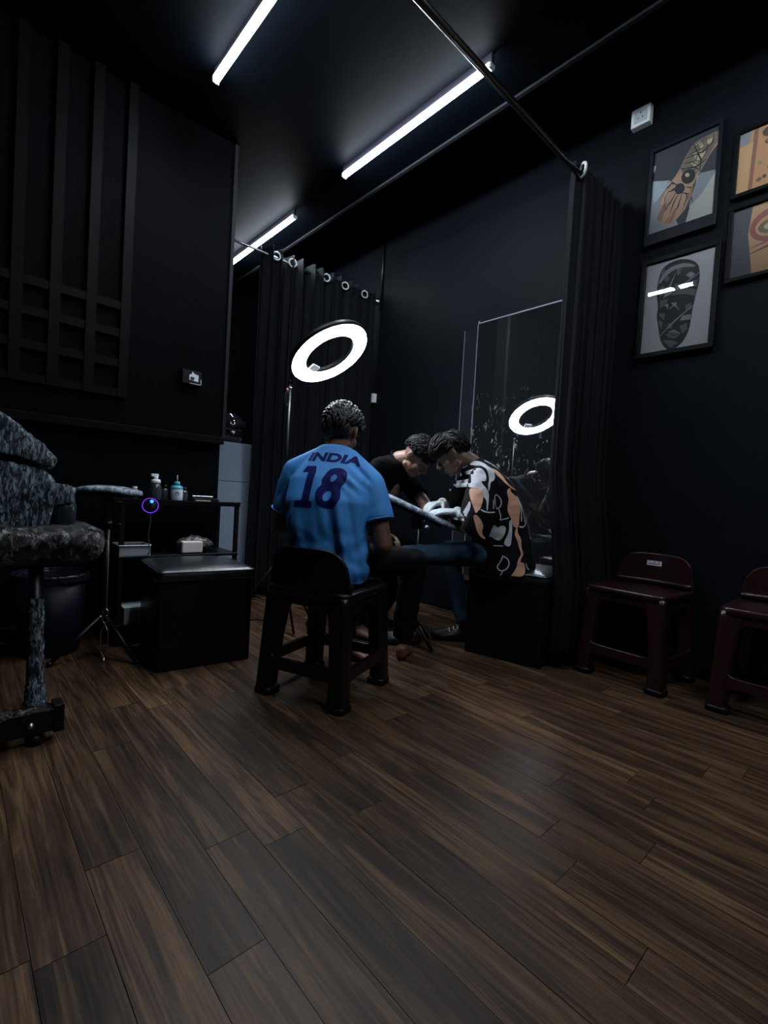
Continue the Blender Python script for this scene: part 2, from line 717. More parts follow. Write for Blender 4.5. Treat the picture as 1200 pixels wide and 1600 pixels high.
MB().box((1.335, YL - 0.004, (1.19 + ZC) / 2), (0.022, 0.02, ZC - 1.19)).build('corner_bead', BEAD, wl)
SX = [-0.095, 0.070, 0.234, 0.393, 0.556, 0.724]
vm = MB().box((0, 0, 0), (0.048, 0.032, ZC - 1.345)).mesh('slat')
vm.materials.append(SLAT)
for x in SX:
    o = link('slat', vm, wl)
    o.location = (x, YL - 0.016, (ZC + 1.345) / 2)
hm = MB().box((0, 0, 0), (0.80, 0.026, 0.044)).mesh('slat')
hm.materials.append(SLAT)
for z in (1.852, 1.700, 1.532, 1.367):
    o = link('slat', hm, wl)
    o.location = (0.325, YL - 0.013, z)


# ------------------------------------------------------------------ tube lights
HOUS = mat('dark_housing', (0.02, 0.018, 0.03), 0.5)
def tube_light(x, y0, y1, label):
    t = thing('tube_light', label, 'light', 'ceiling tube lights')
    t.location = (x, (y0 + y1) / 2, ZC)
    L_ = y1 - y0
    MB().box((0, 0, -0.026), (0.022, L_, 0.052)).build('housing', HOUS, t, bevel=0.003)
    prof = []
    for k in range(11):
        a = PI * k / 10
        prof.append((0.0185 * math.cos(a), -0.052 - 0.026 * math.sin(a)))
    ring0 = [Vector((p[0], -L_ / 2 + 0.012, p[1])) for p in prof]
    ring1 = [Vector((p[0], L_ / 2 - 0.012, p[1])) for p in prof]
    MB().loft([ring0, ring1]).build('diffuser', TUBE_E, t)
    for s in (-1, 1):
        MB().box((0, s * (L_ / 2 - 0.006), -0.064), (0.036, 0.012, 0.026)).build('end_cap', WHITEP, t, bevel=0.002)
    return t


tube_light(1.005, 1.385, 2.61, 'lit white tube light on the ceiling, cut off by the top of the picture')
tube_light(1.936, 1.50, 2.70, 'longest lit tube light, crossed near one end by the thick curtain rod')
tube_light(1.965, 3.355, 4.50, 'lit tube light behind the partition wall, crossed by the thin far curtain rod')

tube_light(1.005, -0.90, 0.30, 'lit tube light above the place the photo was taken from')
tube_light(1.936, -0.75, 0.45, 'lit tube light above the maroon stools, out of the picture')




# ------------------------------------------------------------------ curtains
def rod(name, label, x0, x1, y, z, r, m):
    t = thing(name, label, 'curtain rod', 'curtain rods')
    t.location = (x1, y, z)
    MB().tube([(x0 - x1, 0, 0), (0, 0, 0)], r, 14).build('pole', m, t, True)
    MB().lathe([(0.0, 0), (0.032, 0.0), (0.032, 0.006), (0.018, 0.012), (0.018, 0.03), (0, 0.03)], (0, 0, 0), 18,
               Matrix.Rotation(-PI / 2, 3, 'Y')).build('wall_flange', m, t, True)
    return t


RODM = mat('dark_steel_rod', (0.12, 0.10, 0.09), 0.28, metal=1.0)
rod('curtain_rod', 'thick dark metal curtain rod running across the ceiling to the bunched curtain', -1.55, XR, 1.28, 2.645, 0.0155, RODM)
rod('curtain_rod', 'thin shiny curtain rod carrying the far ringed curtain', 1.25, XR, 3.463, 2.70, 0.010, CHROME)


def curtain(label, x0, x1, y, zt, zb, folds, amp, ring_xs, ring_r, seed, push=0.0, ring_a=0.95):
    t = thing('curtain', label, 'curtain', 'black curtains')
    t.location = ((x0 + x1) / 2, y, 0)
    cx = (x0 + x1) / 2
    rg = random.Random(seed)
    ph = [rg.uniform(-0.6, 0.6) for _ in range(folds * 2 + 3)]
    nu, nz = folds * 14, 26
    vs, fs = [], []
    for j in range(nz + 1):
        h = j / nz
        z = zt + (zb - zt) * h
        flare = 1.0 + 0.15 * h
        for i in range(nu + 1):
            u = i / nu
            a = 2 * PI * folds * u
            k = u * folds * 2
            q = ph[int(k)] * (1 - (k % 1)) + ph[int(k) + 1] * (k % 1)
            dy = amp * flare * (math.sin(a) + 0.25 * q + 0.15 * math.sin(2 * a + 3 * h + q))
            dx = 0.012 * math.sin(a * 0.5 + 2.2 * h + q * 2) + 0.35 * amp * math.sin(2 * a) * (0.6 + 0.4 * h)
            sh = -push * max(0.0, min(1.0, (1.05 - z) / 0.6)) if push else 0.0
            zz = z + (0.012 * math.sin(a * 2 + q) if j == 0 else 0.0)
            vs.append((x0 - cx + (x1 - x0) * u + dx, dy + sh, zz))
    for j in range(nz):
        for i in range(nu):
            a = j * (nu + 1) + i
            fs.append((a, a + 1, a + nu + 2, a + nu + 1))
    o = MB().add(vs, fs).build('cloth', CURT, t, True)
    s = o.modifiers.new('thick', 'SOLIDIFY')
    s.thickness = 0.003
    for rx in ring_xs:
        pts = []
        for k in range(22):
            a = 2 * PI * k / 22
            n_ = Vector((math.cos(ring_a), math.sin(ring_a), 0))      # ring turned to the room
            pts.append(Vector((rx - cx, -amp * 0.5, zt - 0.052)) + n_ * ring_r * math.cos(a) + Vector((0, 0, 1)) * ring_r * math.sin(a))
        MB().tube(pts, ring_r * 0.22, 8, closed=True).build('grommet', RINGM, t, True)
    return t


RINGM = mat('pale_grommet', (0.62, 0.66, 0.68), 0.35)
curtain('black curtain bunched against the wall beside the framed pictures', 2.415, 2.925, 1.28, 2.705, 0.02, 8, 0.042,
        [2.445], 0.034, 5, push=0.075)
curtain('black ringed curtain hanging on the thin rod behind the ring light', 1.74, 2.915, 3.463, 2.755, 0.02, 12, 0.05,
        [1.865, 2.012, 2.345, 2.545, 2.772], 0.030, 9, ring_a=-0.28)

# conduit and switch on the long wall by the far curtain
o = MB().tube([(XR - 0.012, 3.40, 2.60), (XR - 0.012, 3.40, 3.58)], 0.010, 8).build('wall_conduit', BLACKM, None, True)
tag(o, 'thin black vertical conduit on the wall above the far curtain', 'conduit')


def wall_plate(name, label, loc, size, axis, marks):
    t = thing(name, label, 'socket')
    t.location = loc
    if axis == 'x':
        R = Matrix.Rotation(0, 3, 'Z')
    MB().box((0, 0, 0), size).build('back_box', WHITEP, t, bevel=0.004)
    return t


t = wall_plate('switch_box', 'small white wall switch beside the far curtain edge', (XR - 0.02, 3.44, 1.785), (0.04, 0.085, 0.085), 'x', None)
MB().box((-0.023, 0.012, -0.004), (0.008, 0.028, 0.045), Matrix.Rotation(0.15, 3, 'Y')).build('rocker', WHITEP, t, bevel=0.002)
t = wall_plate('power_socket', 'white power socket high on the wall above the pictures', (XR - 0.022, 1.165, 3.150), (0.044, 0.105, 0.105), 'x', None)
GREYP = mat('grey_plastic', (0.45, 0.47, 0.49), 0.45)
DARKH = mat('dark_hole', (0.02, 0.02, 0.02), 0.7)
MB().box((-0.0235, 0, 0), (0.005, 0.068, 0.068)).build('face_plate', GREYP, t, bevel=0.001)
for y, z, s in ((0, 0.016, 0.008), (-0.012, -0.012, 0.007), (0.012, -0.012, 0.007)):
    MB().lathe([(0, 0), (s / 2, 0), (s / 2, 0.002), (0, 0.002)], (-0.0262, y, z), 10, Matrix.Rotation(-PI / 2, 3, 'Y')).build('pin_hole', DARKH, t)

# outlet on the lattice wall with a light reflection drawn as a white patch
t = thing('wall_outlet', 'dark wall outlet with a painted white reflection on the partition wall', 'socket')
t.location = (1.105, YL, 1.535)
MB().box((0, -0.02, 0), (0.118, 0.04, 0.085)).build('back_box', BLACKP, t, bevel=0.004)
MB().add([(-0.018, -0.043, -0.018), (0.038, -0.043, -0.022), (0.038, -0.043, 0.018), (0.012, -0.043, 0.024), (0.0, -0.043, 0.036), (-0.004, -0.043, 0.02), (-0.018, -0.043, 0.014)], [(0, 1, 2, 3, 4, 5, 6)]).build('painted_reflection', WHITEP, t)
MB().box((0.0, -0.046, -0.006), (0.02, 0.008, 0.014)).build('dark_slot', DARKH, t)
MB().box((0.02, -0.043, -0.038), (0.07, 0.006, 0.004)).build('lower_rim', GREYP, t)
MB().box((0.054, -0.043, -0.022), (0.005, 0.006, 0.034)).build('side_rim', GREYP, t)

# ------------------------------------------------------------------ wall mirror
t = thing('wall_mirror', 'tall smudged wall mirror reflecting the ring light', 'mirror')
t.location = (XR, 1.75, 0)
MB().box((-0.010, 0.055, 1.24), (0.018, 0.89, 1.94)).build('backing_board', BLACKP, t)
o = MB().box((0, 0, 0), (0.004, 0.882, 1.932)).build('glass', MIRROR, t)
o.location = (-0.0215, 0.055, 0)
for v in o.data.vertices:
    v.co.z += 1.24
EDGE = mat('pale_mirror_edge', (0.20, 0.21, 0.27), 0.35)
MB().box((-0.020, 0.055, 2.211), (0.014, 0.89, 0.007)).build('top_edge', EDGE, t)
MB().box((-0.020, 0.50, 1.24), (0.012, 0.004, 1.94)).build('side_edge', EDGE, t)
MB().box((-0.016, 0.56, 1.22), (0.028, 0.115, 1.92)).build('side_panel', mat('gloss_black_panel', (0.012, 0.013, 0.016), 0.08), t, bevel=0.002)
MB().box((-0.018, 0.6195, 1.22), (0.024, 0.003, 1.92)).build('panel_edge', EDGE, t)
MB().lathe([(0, 0), (0.008, 0), (0.006, 0.006), (0, 0.008)], (-0.024, 0.49, 2.222), 12, Matrix.Rotation(-PI / 2, 3, 'Y')).build('clip', CHROME, t, True)


# ------------------------------------------------------------------ framed pictures
def picture(label, yc, zc, wd, ht, fr_w, bottom_extra, art, tilt=0.0, frame_mat=None, name='framed_picture'):
    """local frame: x to the viewer's right along the wall, y out of the wall, z up"""
    t = thing(name, label, 'picture', 'framed tattoo pictures')
    t.matrix_world = Matrix.Translation((XR - 0.002 - ht / 2 * math.sin(tilt), yc, zc)) @ Matrix.Rotation(-PI / 2, 4, 'Z') @ Matrix.Rotation(-tilt, 4, 'X')
    hw, hh = wd / 2, ht / 2
    # frame bars; local y negative = out of wall
    b = MB()
    D = 0.026
    for (cx, cz, sx, sz) in ((0, hh - fr_w / 2, wd, fr_w), (0, -hh + (fr_w + bottom_extra) / 2, wd, fr_w + bottom_extra),
                             (-hw + fr_w / 2, bottom_extra / 2, fr_w, ht - 2 * fr_w - bottom_extra), (hw - fr_w / 2, bottom_extra / 2, fr_w, ht - 2 * fr_w - bottom_extra)):
        b.box((cx, -D / 2, cz), (sx, D, sz))
    b.build('frame', frame_mat or FRAMEM, t, bevel=0.0025)
    MB().box((0, -0.004, 0), (wd - 0.01, 0.008, ht - 0.01)).build('backing', BLACKP, t)
    pw, ph = wd - 2 * fr_w, ht - 2 * fr_w - bottom_extra
    x0, z0 = -pw / 2, -hh + fr_w + bottom_extra
    mb = MB()
    mats = []
    depth = 0.009
    for poly, m in art:
        if poly is not FULL and len(poly) > 8:
            poly = soft(poly, 1)
        if m not in mats:
            mats.append(m)
        depth += 0.00006
        vs = [(x0 + max(0, min(1, u)) * pw, -depth, z0 + max(0, min(1, v)) * ph) for u, v in poly]
        # faces must look out of the wall (-y)
        ar = sum(vs[i][0] * vs[(i + 1) % len(vs)][2] - vs[(i + 1) % len(vs)][0] * vs[i][2] for i in range(len(vs)))
        if ar < 0:
            vs = vs[::-1]
        mb.add(vs, [tuple(range(len(vs)))], mats.index(m))
    mb.build('print', mats, t)
    gy, gz = -depth - 0.004, bottom_extra / 2
    MB().add([(-pw / 2, gy, gz - ph / 2), (pw / 2, gy, gz - ph / 2), (pw / 2, gy, gz + ph / 2), (-pw / 2, gy, gz + ph / 2)], [(0, 1, 2, 3)]).build('glass_pane', GLASS, t)
    return t


FRAMEM = mat('black_picture_frame', (0.0025, 0.003, 0.004), 0.4, spec=0.1)
FRAMEB = mat('blue_black_frame', (0.005, 0.0075, 0.011), 0.4, spec=0.15)


def cm(name, c):
    return mat('print_' + name, c, 0.6)


FULL = [(0, 0), (1, 0), (1, 1), (0, 1)]


def crop_uv(TL, TR, BL):                # traced sheet -> print coordinates
    TL, TR, BL = Vector(TL), Vector(TR), Vector(BL)
    a, b = TR - TL, BL - TL
    det = a.x * b.y - a.y * b.x

    def f(p):
        q = Vector(p) - TL
        u = (q.x * b.y - q.y * b.x) / det
        v = (a.x * q.y - a.y * q.x) / det
        return (u, 1 - v)
    return f


# spider hand
g = crop_uv((222, 560), (745, 395), (165, 1220))
S_, D_ = cm('skin', (0.50, 0.30, 0.20)), cm('ink', (0.025, 0.025, 0.03))
art = [(FULL, cm('dark_shirt', (0.045, 0.045, 0.06))),
       ([g(p) for p in ((205, 780), (370, 780), (230, 950), (180, 1000), (150, 1240), (160, 1300))], cm('pale_cloth', (0.42, 0.47, 0.52))),
       ([g(p) for p in ((180, 960), (300, 930), (420, 1130), (330, 1180), (160, 1240))], cm('grey_cloth', (0.34, 0.36, 0.38))),
       ([g(p) for p in ((570, 760), (740, 720), (700, 1060), (470, 1150), (520, 960))], cm('cream_cloth', (0.47, 0.46, 0.42))),
       ([g(p) for p in ((590, 740), (720, 720), (600, 900), (500, 1000), (540, 860))], cm('grey_fold', (0.26, 0.28, 0.31))),
       ([g(p) for p in ((205, 660), (235, 650), (225, 700), (205, 710))], cm('pale_cloth', (0.4, 0.4, 0.4))),
       ([g(p) for p in ((600, 480), (760, 420), (750, 520), (690, 570), (600, 720), (545, 800), (520, 920), (480, 1000), (430, 1060), (380, 1110), (320, 1140), (260, 1110), (230, 1080), (270, 1000), (260, 940), (330, 830), (420, 720), (480, 600), (540, 510))], S_),
       ([g(p) for p in ((600, 480), (760, 420), (750, 480), (690, 560), (600, 720), (540, 760), (480, 740), (430, 720), (480, 600), (540, 510))], cm('webbed_skin', (0.22, 0.17, 0.13)))]
for pl in (((540, 590), (590, 570), (640, 580), (600, 640), (560, 640)), ((560, 520), (600, 500), (620, 540), (580, 560)), ((520, 650), (560, 650), (590, 680), (540, 690)), ((640, 500), (690, 480), (680, 520), (640, 530))):
    art.append(([g(p) for p in pl], cm('web_gap', (0.58, 0.47, 0.28))))


def ell(cx, cy, rx, ry, rot=0.0, n=16):
    return [(cx + rx * math.cos(a) * math.cos(rot) - ry * math.sin(a) * math.sin(rot), cy + rx * math.cos(a) * math.sin(rot) + ry * math.sin(a) * math.cos(rot)) for a in [2 * PI * k / n for k in range(n)]]


for e in (ell(500, 760, 52, 62, 0.7), ell(430, 850, 40, 45, 0.7)):
    art.append(([g(p) for p in e], D_))
art.append(([g(p) for p in ell(492, 748, 18, 16)], cm('web_gap', (0.58, 0.47, 0.28))))
for ln in (((430, 860), (380, 850), (350, 870)), ((410, 820), (370, 800), (340, 830), (320, 850)), ((440, 880), (520, 900), (530, 960)), ((480, 840), (540, 850), (560, 800)),
           ((400, 880), (350, 960), (310, 1010)), ((420, 890), (380, 960), (350, 1040)), ((450, 890), (420, 980), (370, 1080)), ((480, 880), (490, 920), (450, 1020)),
           ((270, 1080), (300, 1020), (330, 1000)), ((310, 1120), (350, 1060)), ((540, 510), (600, 640), (590, 730)), ((480, 620), (620, 580), (700, 500)), ((450, 700), (560, 690), (640, 640))):
    art.append((stroke([g(p) for p in ln], 0.022), D_))
for pl, m in ((((235, 1085), (300, 960), (330, 960), (275, 1105)), cm('skin_shadow', (0.30, 0.16, 0.11))), (((330, 1120), (390, 1000), (410, 1010), (365, 1110)), cm('skin_shadow', (0.30, 0.16, 0.11))),
              (((500, 900), (545, 800), (525, 920), (480, 1000)), cm('skin_shadow', (0.30, 0.16, 0.11))), (((270, 960), (330, 860), (350, 880), (290, 980)), cm('skin_bright', (0.62, 0.40, 0.28)))):
    art.append(([g(p) for p in pl], m))
for ln in (((560, 500), (590, 560), (560, 640), (520, 700)), ((640, 480), (650, 560), (600, 660)), ((700, 450), (690, 520), (640, 600)), ((500, 600), (560, 570), (620, 510)), ((520, 560), (580, 530), (640, 470)), ((470, 660), (530, 650), (600, 690)),
           ((480, 720), (440, 690), (420, 740)), ((520, 730), (560, 700), (600, 720)), ((380, 820), (360, 780), (330, 800)), ((400, 860), (340, 870), (310, 920), (300, 980))):
    art.append((stroke([g(p) for p in ln], 0.014), D_))
picture('black framed photograph of a spider tattoo on the back of a hand', 0.9275, 2.655, 0.350, 0.545, 0.018, 0.045, art, 0.012, FRAMEB)

# face sketch
g = crop_uv((175, 320), (762, 145), (132, 1047))
K_, G1, G2 = cm('sketch_black', (0.02, 0.022, 0.024)), cm('sketch_grey', (0.13, 0.14, 0.15)), cm('sketch_pale', (0.33, 0.34, 0.36))
art = [(FULL, cm('paper_grey', (0.62, 0.59, 0.62)))]
for pl, m in ((((280, 430), (300, 350), (350, 300), (450, 255), (540, 248), (620, 278), (638, 350), (632, 430), (612, 500), (600, 560), (582, 640), (575, 700), (560, 790), (520, 880), (450, 950), (400, 980), (340, 950), (305, 890), (290, 800), (272, 720), (285, 640), (268, 560), (270, 490)), K_),
              (((290, 420), (360, 330), (470, 285), (560, 280), (612, 305), (500, 312), (420, 335), (350, 390), (285, 470)), G2),
              (((330, 420), (365, 385), (385, 410), (350, 440)), G1), (((520, 375), (560, 345), (600, 360), (560, 395)), G2),
              (((280, 500), (330, 470), (360, 520), (300, 560)), G1), (((440, 330), (480, 320), (475, 370), (445, 380)), G1),
              (((430, 450), (510, 440), (560, 470), (610, 480), (600, 530), (520, 520), (400, 540)), G1),
              (((300, 590), (370, 570), (360, 620), (300, 650)), G1), (((400, 600), (450, 590), (440, 640)), G2),
              (((385, 650), (430, 620), (470, 660), (440, 720), (390, 720)), K_), (((500, 690), (570, 670), (570, 710), (480, 730)), G2),
              (((360, 850), (430, 820), (480, 840), (440, 875), (380, 870)), G1), (((330, 900), (420, 890), (470, 900), (400, 950)), G1),
              (((300, 690), (350, 690), (340, 740), (300, 720)), G1)):
    art.append(([g(p) for p in pl], m))
for pl, m in ((((305, 360), (330, 330), (340, 350), (300, 400)), G1), (((400, 380), (440, 350), (430, 430), (395, 450)), K_), (((450, 390), (500, 370), (510, 420), (460, 440)), K_), (((350, 480), (420, 480), (400, 530), (340, 560)), G2), (((560, 420), (620, 400), (615, 460), (570, 450)), G1),
              (((300, 740), (330, 760), (320, 820), (295, 780)), G1), (((480, 770), (540, 740), (545, 790), (500, 830)), G1), (((380, 760), (420, 760), (410, 800), (370, 800)), G1), (((520, 610), (570, 580), (575, 630), (530, 650)), G1), (((395, 845), (460, 842), (430, 855)), K_), (((345, 620), (380, 610), (370, 650)), G2)):
    art.append(([g(p) for p in pl], m))
for ln in (((360, 540), (500, 450), (632, 350)), ((308, 872), (430, 742), (590, 600)), ((330, 570), (390, 460), (430, 370)), ((385, 650), (430, 610), (475, 650)), ((380, 830), (430, 815), (490, 830))):
    art.append((stroke([g(p) for p in ln], 0.020), G2))
picture('black framed grey sketch of a stacked face on white paper', 0.913, 2.022, 0.385, 0.56, 0.026, 0.0, art, 0.021)

# partly seen pictures at the edge of the photo
art = [(FULL, cm('warm_skin', (0.55, 0.27, 0.13))), ([(0, 0.8), (0.1, 0.8), (0.12, 1), (0, 1)], cm('grey_fold', (0.2, 0.2, 0.2))),
       ([(0.13, 0), (0.17, 0), (0.2, 1), (0.15, 1)], cm('skin_shade', (0.28, 0.13, 0.09))), ([(0, 0), (0.12, 0.02), (0.15, 0.8), (0, 0.78)], cm('skin_gold', (0.60, 0.36, 0.17)))]
rg = random.Random(2)
for k in range(34):
    a, b_ = 0.22 + 0.55 * rg.random(), 0.12 + 0.8 * rg.random()
    art.append((ell(a, b_, 0.02 + 0.03 * rg.random(), 0.02 + 0.035 * rg.random(), rg.random() * 3, 8), [cm('ink_brown', (0.10, 0.05, 0.04)), cm('ink_green', (0.13, 0.13, 0.09)), cm('ink_grey', (0.30, 0.24, 0.19))][k % 3]))
art.append((ell(0.34, 0.88, 0.10, 0.09), cm('ink_brown', (0.1, 0.05, 0.04))))
picture('black framed photo of an orange-lit arm tattoo, above another framed tattoo', 0.487, 2.655, 0.42, 0.345, 0.02, 0.0, art, 0.01)
art = [(FULL, cm('grey_shirt', (0.10, 0.095, 0.115))), ([(0.24, 0), (1, 0), (1, 1), (0.2, 1), (0.17, 0.6), (0.2, 0.35)], cm('skin_gold2', (0.56, 0.32, 0.17))),
       (ell(0.42, 0.66, 0.24, 0.24), cm('ink_red', (0.33, 0.11, 0.10))), (ell(0.43, 0.65, 0.19, 0.16), cm('skin_gold2', (0.56, 0.32, 0.17))), (ell(0.44, 0.64, 0.17, 0.11), cm('ink_olive', (0.20, 0.15, 0.08))),
       (ell(0.45, 0.64, 0.12, 0.06), cm('eye_pale', (0.5, 0.42, 0.27))), (ell(0.46, 0.64, 0.05, 0.055), cm('ink', (0.025, 0.025, 0.03))),
       (stroke([(0.2, 0.38), (0.35, 0.42), (0.6, 0.5), (0.8, 0.52)], 0.03), cm('ink_red', (0.33, 0.11, 0.10))), (stroke([(0.2, 0.3), (0.4, 0.36), (0.65, 0.42)], 0.03), cm('ink_purple', (0.16, 0.06, 0.09)))]
picture('black framed photo of an eye tattoo on an arm', 0.487, 2.252, 0.42, 0.385, 0.02, 0.0, art, 0.01)


# ------------------------------------------------------------------ plastic stools
def rrect(w_, d_, r, z, n=4, cx=0, cy=0):
    out = []
    for sx, sy, a0 in ((1, 1, 0), (-1, 1, PI / 2), (-1, -1, PI), (1, -1, 1.5 * PI)):
        for k in range(n + 1):
            a = a0 + PI / 2 * k / n
            out.append(Vector((cx + sx * (w_ / 2 - r) + r * math.cos(a), cy + sy * (d_ / 2 - r) + r * math.sin(a), z)))
    return out


def stool(label, m, group='plastic stools with low backrests'):
    """local: sitter faces +y, backrest on the -y edge"""
    t = thing('plastic_stool', label, 'stool', group)
    H, top, bot = 0.470, 0.395, 0.440
    mb = MB()
    mb.loft([rrect(top + 0.012, top + 0.012, 0.05, H - 0.035), rrect(top + 0.012, top + 0.012, 0.05, H - 0.008), rrect(top - 0.005, top - 0.005, 0.045, H), rrect(top - 0.09, top - 0.09, 0.03, H - 0.006)])
    mb.build('seat', m, t, True, angle=30)

    def half(z):
        return (bot + (top - bot) * z / H) / 2

    lw = 0.082
    for sx in (-1, 1):
        for sy in (-1, 1):
            rings = []
            for z, k in ((0.0, 0.95), (0.03, 0.9), (0.10, 0.92), (0.25, 0.95), (0.36, 1.05), (0.42, 1.25), (H - 0.02, 1.45)):
                h = half(z)
                wl_ = lw * k
                rings.append(rrect(wl_, wl_, 0.018, z, 3, sx * (h - wl_ / 2), sy * (h - wl_ / 2)))
            lg = MB().loft(rings).build('leg', m, t, True)
            h = half(0)
            MB().loft([rrect(lw * 1.08, lw * 1.08, 0.022, 0.0, 3, sx * (h - lw / 2), sy * (h - lw / 2)), rrect(lw * 1.08, lw * 1.08, 0.022, 0.022, 3, sx * (h - lw / 2), sy * (h - lw / 2)),
                       rrect(lw * 0.9, lw * 0.9, 0.02, 0.030, 3, sx * (h - lw / 2), sy * (h - lw / 2))]).build('foot_pad', BLACKP, lg, True)
    for ax in (0, 1):
        for s in (-1, 1):
            # low stretcher with curved corners, and the apron under the seat
            h = half(0.14)
            vs = []
            n = 14
            for i in range(n + 1):
                u = -1 + 2 * i / n
                cv = 0.055 * max(0, abs(u) - 0.62) ** 2 / 0.1444
                vs.append((u * (h - 0.03), 0.115 - 0.4 * cv, 0.165 + cv))
            h2 = half(0.42)
            va = []
            for i in range(n + 1):
                u = -1 + 2 * i / n
                cv = 0.075 * max(0, abs(u) - 0.5) ** 2 / 0.25
                va.append((u * (h2 - 0.02), 0.398 - cv, H - 0.02))
            for nm, prof, hh in (('stretcher', vs, half(0.14)), ('apron', va, half(0.42))):
                o_ = hh - 0.003
                i_ = hh - 0.026
                rings = []
                for (p, zl, zh) in prof:
                    if ax == 0:
                        rings.append([Vector((p, s * o_, zl)), Vector((p, s * o_, zh)), Vector((p, s * i_, zh)), Vector((p, s * i_, zl))])
                    else:
                        rings.append([Vector((s * o_, p, zl)), Vector((s * o_, p, zh)), Vector((s * i_, p, zh)), Vector((s * i_, p, zl))])
                MB().loft(rings).build(nm, m, t, bevel=0.004)
    # backrest: curved plate with rounded shoulders
    n = 24
    rings = []
    hw = top / 2 + 0.002
    for i in range(n + 1):
        u = -1 + 2 * i / n
        x = u * hw
        e = 0.17 * (1 - abs(u) ** 5.0) ** 0.5 if abs(u) < 1 else 0.0
        yb = -top / 2 - 0.004 + 0.035 * u * u
        z0, z1 = H - 0.03, H + max(0.012, e)
        rings.append([Vector((x, yb, z0)), Vector((x, yb - 0.016 * (z1 - H) / 0.17, z1)), Vector((x, yb + 0.018 - 0.016 * (z1 - H) / 0.17, z1)), Vector((x, yb + 0.022, z0))])
    b = MB().loft(rings).build('backrest', m, t, bevel=0.006)
    # moulded lip along the foot of the backrest
    pts = [((-1 + 2 * i / 16) * hw * 0.97, -top / 2 + 0.030 + 0.03 * (-1 + 2 * i / 16) ** 2, H + 0.018) for i in range(17)]
    MB().tube(pts, 0.013, 10).build('moulded_lip', m, b, True)
    return t


def face(o, loc, fwd):
    o.location = loc
    o.rotation_euler = (0, 0, math.atan2(fwd[1], fwd[0]) - PI / 2)
    return o


face(stool('dark brown plastic stool under the person in the blue jersey', BROWNP), (1.273, 1.711, 0), (0.93, 0.37))
sb = face(stool('maroon plastic stool with a white sticker on its backrest', MAROON), (2.705, 0.915, 0), (-1.0, 0.06))
sc_ = face(stool('maroon plastic stool cut off by the edge of the picture', MAROON), (2.735, 0.325, 0), (-1.0, 0.02))
# sticker on the middle stool
st = MB().box((0.0, 0.0, 0.0), (0.075, 0.0012, 0.026)).build('sticker', mat('sticker_white', (0.62, 0.58, 0.62), 0.5), sb)
st.location = (0.012, -0.1915, 0.585)
st.rotation_euler = (0.1, 0, 0)
INK = mat('sticker_ink', (0.05, 0.03, 0.05), 0.6)
mb = MB()
rg = random.Random(11)
for k in range(9):                                   # worn, unreadable lettering
    x = 0.029 - 0.007 * k
    h_ = rg.uniform(0.005, 0.009)
    mb.box((x, 0.0008, -0.004), (0.0048, 0.0006, h_))
mb.box((-0.002, 0.0008, 0.0055), (0.012, 0.0006, 0.004))
mb.box((0.024, 0.0008, 0.008), (0.014, 0.0006, 0.002))
mb.box((-0.024, 0.0008, 0.007), (0.012, 0.0006, 0.003))
mb.build('sticker_lettering', INK, st)


# ------------------------------------------------------------------ ottomans
def ottoman(label, loc, fwd, h=0.485, w_=0.44):
    t = thing('ottoman', label, 'ottoman', 'black leatherette cube ottomans')
    face(t, loc, fwd)
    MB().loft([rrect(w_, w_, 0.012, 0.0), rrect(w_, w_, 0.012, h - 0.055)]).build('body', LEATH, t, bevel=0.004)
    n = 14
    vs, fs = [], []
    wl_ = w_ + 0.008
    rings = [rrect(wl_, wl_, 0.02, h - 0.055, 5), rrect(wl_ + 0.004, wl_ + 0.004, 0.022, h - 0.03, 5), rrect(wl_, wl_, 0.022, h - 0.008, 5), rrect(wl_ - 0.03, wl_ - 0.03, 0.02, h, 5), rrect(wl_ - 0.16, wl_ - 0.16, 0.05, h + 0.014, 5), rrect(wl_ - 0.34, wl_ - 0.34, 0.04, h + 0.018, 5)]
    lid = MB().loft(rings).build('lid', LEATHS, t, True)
    MB().tube(rrect(wl_ + 0.004, wl_ + 0.004, 0.022, h - 0.010, 4), 0.004, 6, closed=True).build('piping', LEATHS, lid, True)
    for sx in (-1, 1):
        for sy in (-1, 1):
            MB().box((sx * w_ * 0.44, sy * w_ * 0.44, 0.006), (0.03, 0.03, 0.012)).build('foot', BLACKP, t)
    return t


ottoman('black cube ottoman standing empty in front of the utility cart', (0.965, 2.455, 0), (0.11, 1.0), 0.470)
ottoman('black cube ottoman under the person in the patterned shirt', (2.495, 1.508, 0), (-1.0, -0.22), 0.50)


# ------------------------------------------------------------------ ring light on its stand
RC = Vector((1.715, 2.435, 1.72))
rn = Vector((0.2275, -0.511, -0.829)).normalized()
RR = rn.to_track_quat('Z', 'Y').to_matrix()
t = thing('ring_light', 'lit white ring light on a thin tripod stand behind the people', 'ring light')
t.location = (1.62, 2.72, 0)
base = Vector(t.location)


def rel(p):
    return Vector(p) - base


Ro, Ri = 0.258, 0.158
mid = (Ro + Ri) / 2
prof = [(Ro - 0.006, 0.0), (Ro - 0.010, 0.010), (mid, 0.018), (Ri + 0.010, 0.010), (Ri + 0.006, 0.0)]


def annulus(prof, c, R, seg=56, closed=False):
    rings = []
    for k in range(seg):
        a = 2 * PI * k / seg
        rings.append([c + R @ Vector((r * math.cos(a), r * math.sin(a), z)) for r, z in prof])
    n, m_ = seg, len(prof)
    vs = [p for q in rings for p in q]
    fs = []
    for i in range(n):
        j = (i + 1) % n
        for q in range(m_ if closed else m_ - 1):
            fs.append((i * m_ + q, i * m_ + (q + 1) % m_, j * m_ + (q + 1) % m_, j * m_ + q))
    return MB().add(vs, fs)


